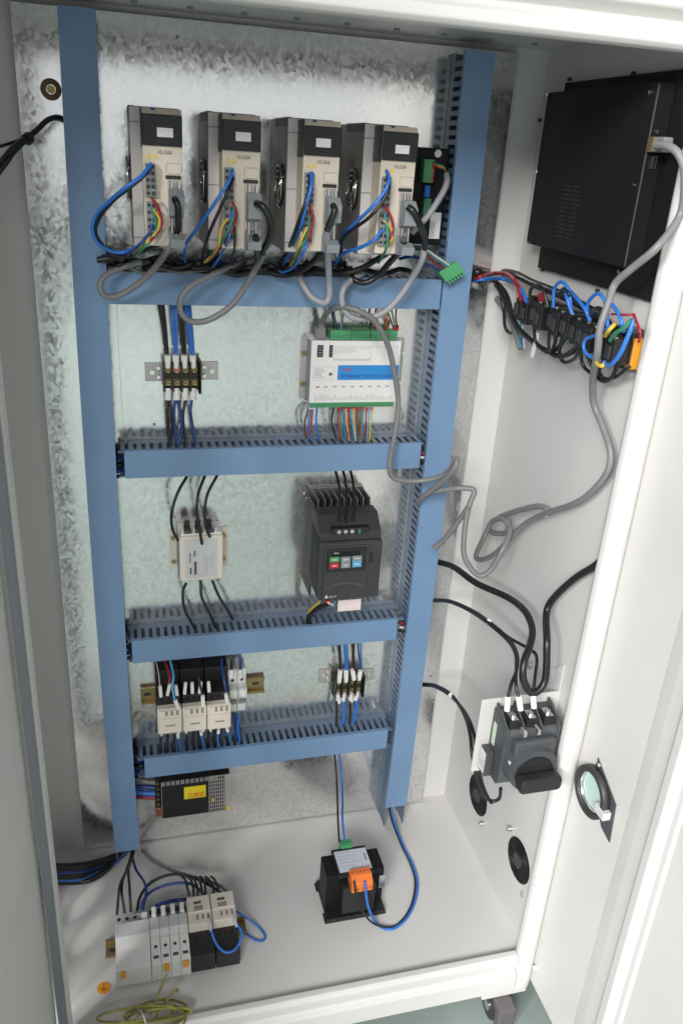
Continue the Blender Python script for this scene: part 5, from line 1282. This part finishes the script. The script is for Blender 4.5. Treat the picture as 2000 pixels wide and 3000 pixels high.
# --- green and yellow earth wires on the floor
random.seed(5)
EL = ('long stray end', 'outer coil', 'middle coil', 'inner coil', 'coil under the tie', 'short bent end', 'flat coil at the front', 'coil leaning on the sill', 'rightmost coil')
for k in range(9):
    if k == 0: pts = [AZ(440, 2975, .01), AZ(455, 2935, .02), AZ(472, 2895, .03), AZ(488, 2858, .035)]
    elif k == 5: pts = [AZ(455, 2985, .01), AZ(490, 2930, .025), AZ(515, 2900, .03), AZ(522, 2905, .03)]
    else:
        cx, cy = 430 + random.uniform(-40, 40), 2985 + random.uniform(-14, 10); rx, ry = random.uniform(55, 125), random.uniform(14, 44); ph = random.uniform(0, 6)
        pts = [AZ(cx + rx * math.cos(ph + a * .62), cy + ry * math.sin(ph + a * .62) - rx * .12 * math.cos(ph + a * .62), .006 + .003 * k + .006 * math.sin(a + k)) for a in range(9)]
    wire(EL[k] + ' of the yellow green earth wire on the floor', WYGR, .0019, pts, name='earth_wire', group='earth wire coil')
m = MB().tube(spline([AZ(412, 2960, .03), AZ(420, 2975, .04), AZ(428, 3000, .03)]), .0012, 6).build('cable_tie', WHITEP); tag(m, 'white tie round the yellow green coil', 'cable tie')

# --- transformer wires
G = 'wires of the transformer'
wire('black wire dropping to the green terminal of the transformer', WBLK, .0019, [(978, 2190, -.03), (985, 2270, -.05), (988, 2340, -.09), (990, 2410, -.14), (994, 2468, -.172)], y=-.1, group=G)
wire('blue wire dropping to the green terminal of the transformer', WBLU, .0021, [(991, 2188, -.03), (1000, 2270, -.05), (1003, 2340, -.09), (1003, 2400, -.14), (1009, 2460, -.172)], y=-.1, group=G)
wire('blue wire swinging from the right duct to the orange terminal', WBLU, .0024, [(1142, 2352, -.03), (1152, 2402, -.06), (1180, 2475, -.10), (1207, 2530, -.14), (1222, 2582, -.18), (1215, 2640, -.22), (1188, 2693, -.255), (1146, 2722, -.272), (1104, 2707, -.275), (1078, 2655, -.27), (1068, 2582, -.262)], y=-.1, group=G)
wire('black wire swinging from the right duct to the orange terminal', WBLK, .0019, [(1138, 2352, -.03), (1147, 2402, -.06), (1175, 2475, -.10), (1200, 2528, -.14), (1215, 2580, -.18), (1208, 2640, -.22), (1183, 2690, -.258), (1146, 2716, -.275), (1090, 2703, -.278), (1052, 2650, -.272), (1036, 2582, -.263)], y=-.1, group=G)
tag(MB().cyl(A(1209, 2650, -.225), A(1198, 2672, -.24), .0034, .0034, 10).build('wire_marker', WHITEP), 'white marker sleeve on the wires right of the transformer', 'sleeve')

# --- long grey network cables
wire('grey network cable from the white card, hanging in front of the ducts', WGRY, .0043, [(942, 948, -.02), (952, 924, -.04), (972, 906, -.07), (1003, 900, -.09), (1034, 905, -.10), (1067, 919, -.105), (1092, 936, -.105), (1118, 972, -.10), (1138, 1018, -.09), (1151, 1072, -.085), (1161, 1130, -.08), (1166, 1179, -.08), (1161, 1238, -.085), (1151, 1294, -.09), (1142, 1345, -.09), (1143, 1386, -.09), (1165, 1405, -.09), (1224, 1409, -.095), (1288, 1397, -.11), (1325, 1368, -.13), (1337, 1345, -.14), (1330, 1372, -.145), (1290, 1415, -.12), (1238, 1455, -.09), (1225, 1475, -.07)], y=-.09, name='network_cable', cat='cable', group='grey network cables')
wire('grey network cable from the panel computer, hanging down the right wall into a tangle', WGRY, .0046, [A(1918, 425, -.362), A(1955, 428, -.385), A(1988, 455, -.40), A(2004, 520, -.405), A(1990, 630, -.395), AX(1925, 722, .585), AX(1850, 786, .575), AX(1800, 832, .570), AX(1780, 890, .562), AX(1757, 960, .555), AX(1748, 1040, .560), AX(1736, 1110, .585), AX(1738, 1180, .605), AX(1765, 1250, .612), AX(1788, 1330, .614), AX(1774, 1392, .614), AX(1722, 1450, .613), AX(1672, 1480, .612), AX(1610, 1500, .612), AX(1545, 1530, .611), AX(1500, 1570, .606), AX(1455, 1618, .602), AX(1412, 1640, .600), AX(1393, 1630, .598), AX(1410, 1588, .598), AX(1440, 1530, .600), AX(1470, 1520, .600), AX(1487, 1540, .601), AX(1478, 1562, .604), AX(1440, 1560, .606), AX(1432, 1540, .606), AX(1470, 1512, .607), AX(1560, 1485, .610), AX(1598, 1490, .613), AX(1600, 1515, .613)], name='network_cable', cat='cable', group='grey network cables')
wire('grey cable hooking out of the right duct into a deep hanging bend', WGRY, .0044, [A(1222, 1470, -.06), A(1255, 1445, -.09), A(1320, 1432, -.12), A(1375, 1431, -.135), A(1388, 1443, -.14), A(1374, 1480, -.145), A(1362, 1540, -.15), A(1358, 1620, -.16), A(1380, 1668, -.17), A(1409, 1687, -.175), A(1440, 1665, -.18), AX(1470, 1612, .575), AX(1492, 1560, .595), AX(1490, 1530, .604)], name='network_cable', cat='cable', group='grey network cables')
wire('short grey cable stub pointing down left beside the right duct', WGRY, .0044, [A(1372, 1484, -.148), A(1340, 1530, -.13), A(1300, 1580, -.11), A(1270, 1606, -.10)], name='network_cable', cat='cable', group='grey network cables')
# --- wall wiring: cables out of the right duct
G = 'black cables along the right wall'
wire('thick black cable with a deep hanging loop beside the main switch', WBLK, .0056, [A(1262, 1640, -.03), A(1288, 1648, -.045), A(1330, 1662, -.08), A(1394, 1708, -.14), A(1486, 1750, -.20), A(1536, 1790, -.25), A(1558, 1842, -.29), A(1552, 1888, -.32), A(1534, 1940, -.34), A(1532, 1990, -.35), A(1552, 2028, -.355), A(1578, 2022, -.355), A(1597, 1984, -.35), A(1601, 1882, -.34), AX(1600, 1795, .606), AX(1624, 1749, .612), AX(1685, 1693, .616), AX(1751, 1650, .620), AX(1792, 1590, .626)], name='power_cable', cat='cable', group=G)
for lab, pts in (('first black core to the left terminal of the main switch', [(1245, 1758, -.03), (1269, 1757, -.05), (1317, 1760, -.09), (1379, 1786, -.15), (1430, 1820, -.20), (1486, 1868, -.25), (1512, 1910, -.29), (1514, 1955, -.32), (1497, 2003, -.345), (1487, 2046, -.358)]), ('second black core to the middle terminal of the main switch', [(1245, 1762, -.03), (1269, 1761, -.05), (1317, 1764, -.09), (1377, 1791, -.15), (1427, 1825, -.20), (1482, 1872, -.25), (1508, 1914, -.29), (1511, 1957, -.32), (1510, 2000, -.345), (1517, 2042, -.358)]), ('third black core to the right terminal of the main switch', [(1245, 1760, -.035), (1269, 1759, -.055), (1317, 1762, -.095), (1380, 1789, -.155), (1430, 1824, -.205), (1490, 1868, -.25), (1550, 1902, -.29), (1571, 1925, -.31), (1566, 1985, -.34), (1560, 2038, -.358)])):
    wire(lab, WBLK, .0026, pts, y=-.1, group=G, sleeve1=.0)
for k, (a, b_, c_, d_) in enumerate(((1486, 2040, 1484, 2082), (1518, 2038, 1524, 2080), (1560, 2036, 1563, 2074))):
    tag(MB().cyl(A(a, b_, -.356), A(c_, d_, -.362), .0048, .0044, 12).build('end_sleeve', WHITEP), 'white sleeve on the ' + ('left', 'middle', 'right')[k] + ' terminal of the main switch', 'sleeve', 'white sleeves of the main switch')
tag(MB().cyl(A(1428, 1818, -.198), A(1436, 1826, -.204), .0052, .0052, 10).build('cable_tie', WHITEP), 'white tie on the black cores above the main switch', 'cable tie')
for k, pts in enumerate(([(1225, 2004, -.03), (1245, 2004, -.05), (1277, 2009, -.09), (1322, 2036, -.15), (1358, 2091, -.22), (1376, 2150, -.27), (1383, 2215, -.30), (1400, 2290, -.31), (1422, 2335, -.32), (1444, 2347, -.325), (1462, 2338, -.33), (1466, 2310, -.34)], [(1225, 2008, -.03), (1245, 2008, -.05), (1277, 2013, -.09), (1322, 2041, -.15), (1364, 2091, -.22), (1388, 2152, -.27), (1398, 2230, -.30), (1413, 2300, -.31), (1430, 2340, -.32), (1440, 2352, -.33)])):
    wire(('front black core bending down behind the bracket to the underside of the main switch', 'rear black core bending down behind the bracket')[k], WBLK, .0030, pts, y=-.1, group=G)
tag(MB().cyl(A(1318, 2034, -.148), A(1326, 2042, -.155), .0050, .0050, 10).build('cable_tie', WHITEP), 'white tie on the lowest pair of black cores', 'cable tie')
# top bundle to the button row
wire('thick black cable arching over the whole button row', WBLK, .0062, [A(1378, 800, -.03), A(1405, 797, -.05), AX(1440, 797, .60), AX(1502, 802, .606), AX(1565, 832, .608), AX(1639, 862, .608), AX(1713, 900, .606), AX(1762, 930, .600), AX(1785, 960, .596)], name='power_cable', cat='cable', group='cables to the button row')
wire('red wire arching into the first contact block', WRED, .0032, [A(1385, 820, -.03), A(1410, 810, -.06), AX(1447, 801, .590), AX(1487, 804, .585), AX(1513, 832, .582), AX(1527, 882, .582)], group='cables to the button row')
wire('blue wire arching into the first contact block', WBLU, .0030, [A(1385, 828, -.03), A(1412, 818, -.06), AX(1472, 817, .590), AX(1509, 832, .586), AX(1532, 860, .583), AX(1541, 884, .582)], group='cables to the button row')
wire('black wire with a long hanging bow left of the button row', WBLK, .0026, [A(1400, 815, -.04), AX(1439, 821, .592), AX(1461, 847, .588), AX(1474, 902, .59), AX(1478, 955, .60), AX(1492, 975, .605), AX(1515, 972, .606)], group='cables to the button row')
wire('black wire running under the contact blocks, upper of two', WBLK, .0034, [A(1400, 818, -.04), AX(1446, 822, .59), AX(1482, 862, .586), AX(1506, 940, .588), AX(1539, 982, .594), AX(1590, 1022, .598), AX(1639, 1043, .60), AX(1680, 1030, .60), AX(1700, 1005, .598)], group='cables to the button row')
wire('black wire running under the contact blocks, lower of two', WBLK, .0034, [A(1400, 824, -.04), AX(1440, 826, .592), AX(1474, 866, .588), AX(1498, 930, .59), AX(1520, 968, .594), AX(1570, 1010, .598), AX(1612, 1028, .60), AX(1640, 1015, .60)], group='cables to the button row')
wire('grey cable ending blunt left of the button row', WGRY, .0050, [A(1378, 834, -.03), A(1395, 838, -.05), AX(1424, 850, .600), AX(1465, 887, .60), AX(1498, 946, .603), AX(1525, 1022, .607)], name='signal_cable', cat='cable', group='cables to the button row')
for c_, m_, d in (('teal', WTEA, 0), ('blue', WBLU, 5), ('white', WWHT, 9)):
    wire(c_ + ' core peeling from the blunt grey cable', m_, .0012, [AX(1521 + d, 930, .590), AX(1524 + d * .6, 962, .594), AX(1520 + d * 1.4, 990, .60), AX(1526 + d, 1020, .606)])
wire('small red lead sticking up behind the second contact block', WRED, .0032, [AX(1580, 882, .60), AX(1582, 862, .604), AX(1588, 880, .60)])
LG = 'hanging wire loops under the button row'
for k, pts in enumerate(([(1563, 945), (1569, 1002), (1606, 1034), (1625, 1002), (1622, 965)], [(1607, 965), (1609, 1030), (1640, 1045), (1680, 1020), (1692, 998)], [(1654, 990), (1637, 1030), (1650, 1061), (1680, 1052), (1696, 1020)], [(1698, 1015), (1706, 1069), (1735, 1094), (1759, 1076), (1768, 1050)], [(1702, 1000), (1735, 1076), (1757, 1114), (1790, 1107), (1814, 1046)], [(1750, 1080), (1765, 1108), (1800, 1106), (1842, 1075)], [(1648, 985), (1640, 1010), (1638, 1032), (1646, 1050)])):
    wire(('first', 'second', 'third', 'fourth', 'fifth and deepest', 'last, reaching the emergency stop,', 'small inner')[k] + ' black wire loop hanging under the button row', WBLK, .0025, [(p[0], p[1], .580 + .012 * math.sin(math.pi * i / (len(pts) - 1)) + .002 * k) for i, p in enumerate(pts)], x=.59, group=LG)
LG = 'wire loops above the button row'
for lab, mm, rr, pts in (('black hoop between first and second contact block', WBLK, .0024, [(1552, 890), (1553, 850), (1572, 836), (1591, 852), (1603, 894)]), ('first blue hoop over the third contact block', WBLU, .0023, [(1619, 900), (1623, 845), (1643, 826), (1664, 850), (1673, 915)]), ('short blue riser beside the first blue hoop', WBLU, .0026, [(1656, 850), (1660, 875), (1675, 920)]), ('black hoop over the fourth contact block', WBLK, .0024, [(1634, 862), (1650, 846), (1665, 860), (1668, 880)]), ('long blue wire slanting across the fourth and fifth contact blocks', WBLU, .0023, [(1668, 852), (1694, 880), (1715, 910), (1727, 940)]),
                         ('second blue hoop beside the grey cable', WBLU, .0023, [(1718, 925), (1722, 885), (1750, 860), (1772, 887), (1779, 960)]), ('third blue hoop right of the grey cable', WBLU, .0023, [(1786, 886), (1809, 917), (1820, 945), (1824, 972)]), ('long blue wire bowing down in front of the last contact block', WBLU, .0027, [(1858, 930), (1840, 980), (1813, 1039), (1785, 1070), (1768, 1062)]), ('blue ring in front of the fifth contact block', WBLU, .0021, [(1790, 955), (1742, 982), (1714, 995), (1709, 1022), (1726, 1044), (1745, 1045)]),
                         ('yellow lead in front of the last contact block', WYEL, .0026, [(1771, 984), (1784, 966), (1799, 950)]), ('green lead in front of the last contact block', WGRN, .0026, [(1786, 997), (1802, 976), (1824, 962), (1850, 936)]), ('yellow hook under the last contact block', WYEL, .0026, [(1740, 1050), (1748, 1066), (1762, 1072), (1772, 1062)]), ('red lead into the emergency stop', WRED, .0017, [(1855, 920), (1866, 950), (1874, 975), (1870, 1002)]), ('thin red lead above the last contact block', WRED, .0014, [(1790, 920), (1825, 922), (1856, 922)]), ('dark hoop at the back of the fifth contact block', WBLK, .004, [(1730, 920), (1748, 906), (1766, 916), (1764, 935)])):
    wire(lab, mm, rr, [(p[0], p[1], .566 - .006 * math.sin(math.pi * i / (len(pts) - 1))) for i, p in enumerate(pts)], x=.566, group=LG)
# --- cables leaving at the upper left
G = 'cables leaving at the upper left'
wire('black cable with thick wrapped middle leaving the upper left duct', WBLK, .0034, [(190, 352, -.03), (170, 344, -.05), (140, 352, -.07), (110, 380, -.09), (82, 402, -.11), (40, 432, -.15), (-30, 520, -.22)], y=-.1, name='sensor_cable', cat='cable', group=G)
wire('thin black cable crossing the upper left wall to the edge', WBLK, .0020, [(190, 356, -.03), (150, 350, -.05), (90, 396, -.10), (30, 420, -.14), (-40, 440, -.18)], y=-.1, name='sensor_cable', cat='cable', group=G)
wire('second thin black cable falling to the left edge', WBLK, .0022, [(86, 404, -.11), (45, 445, -.15), (20, 480, -.19), (-30, 545, -.25)], y=-.1, name='sensor_cable', cat='cable', group=G)
tag(MB().cyl(A(88, 402, -.109), A(78, 410, -.114), .0068, .0068, 12).build('cable_tie', BLACK), 'black tie round the cables at the upper left', 'cable tie')

# small repeats too fine to pick apart singly stay joined as one part
for o_ in bpy.data.objects:
    if o_.parent and o_.type == 'MESH' and o_.name.split('.')[0] in ('terminal_slot', 'terminal_screw', 'fine_print', 'pinout_print', 'label_print', 'slot_contacts', 'wire_hole', 'mesh_cover', 'vent_slot', 'row_joint', 'small_print'):
        if len(o_.data.polygons) > 40: o_['kind'] = 'stuff'
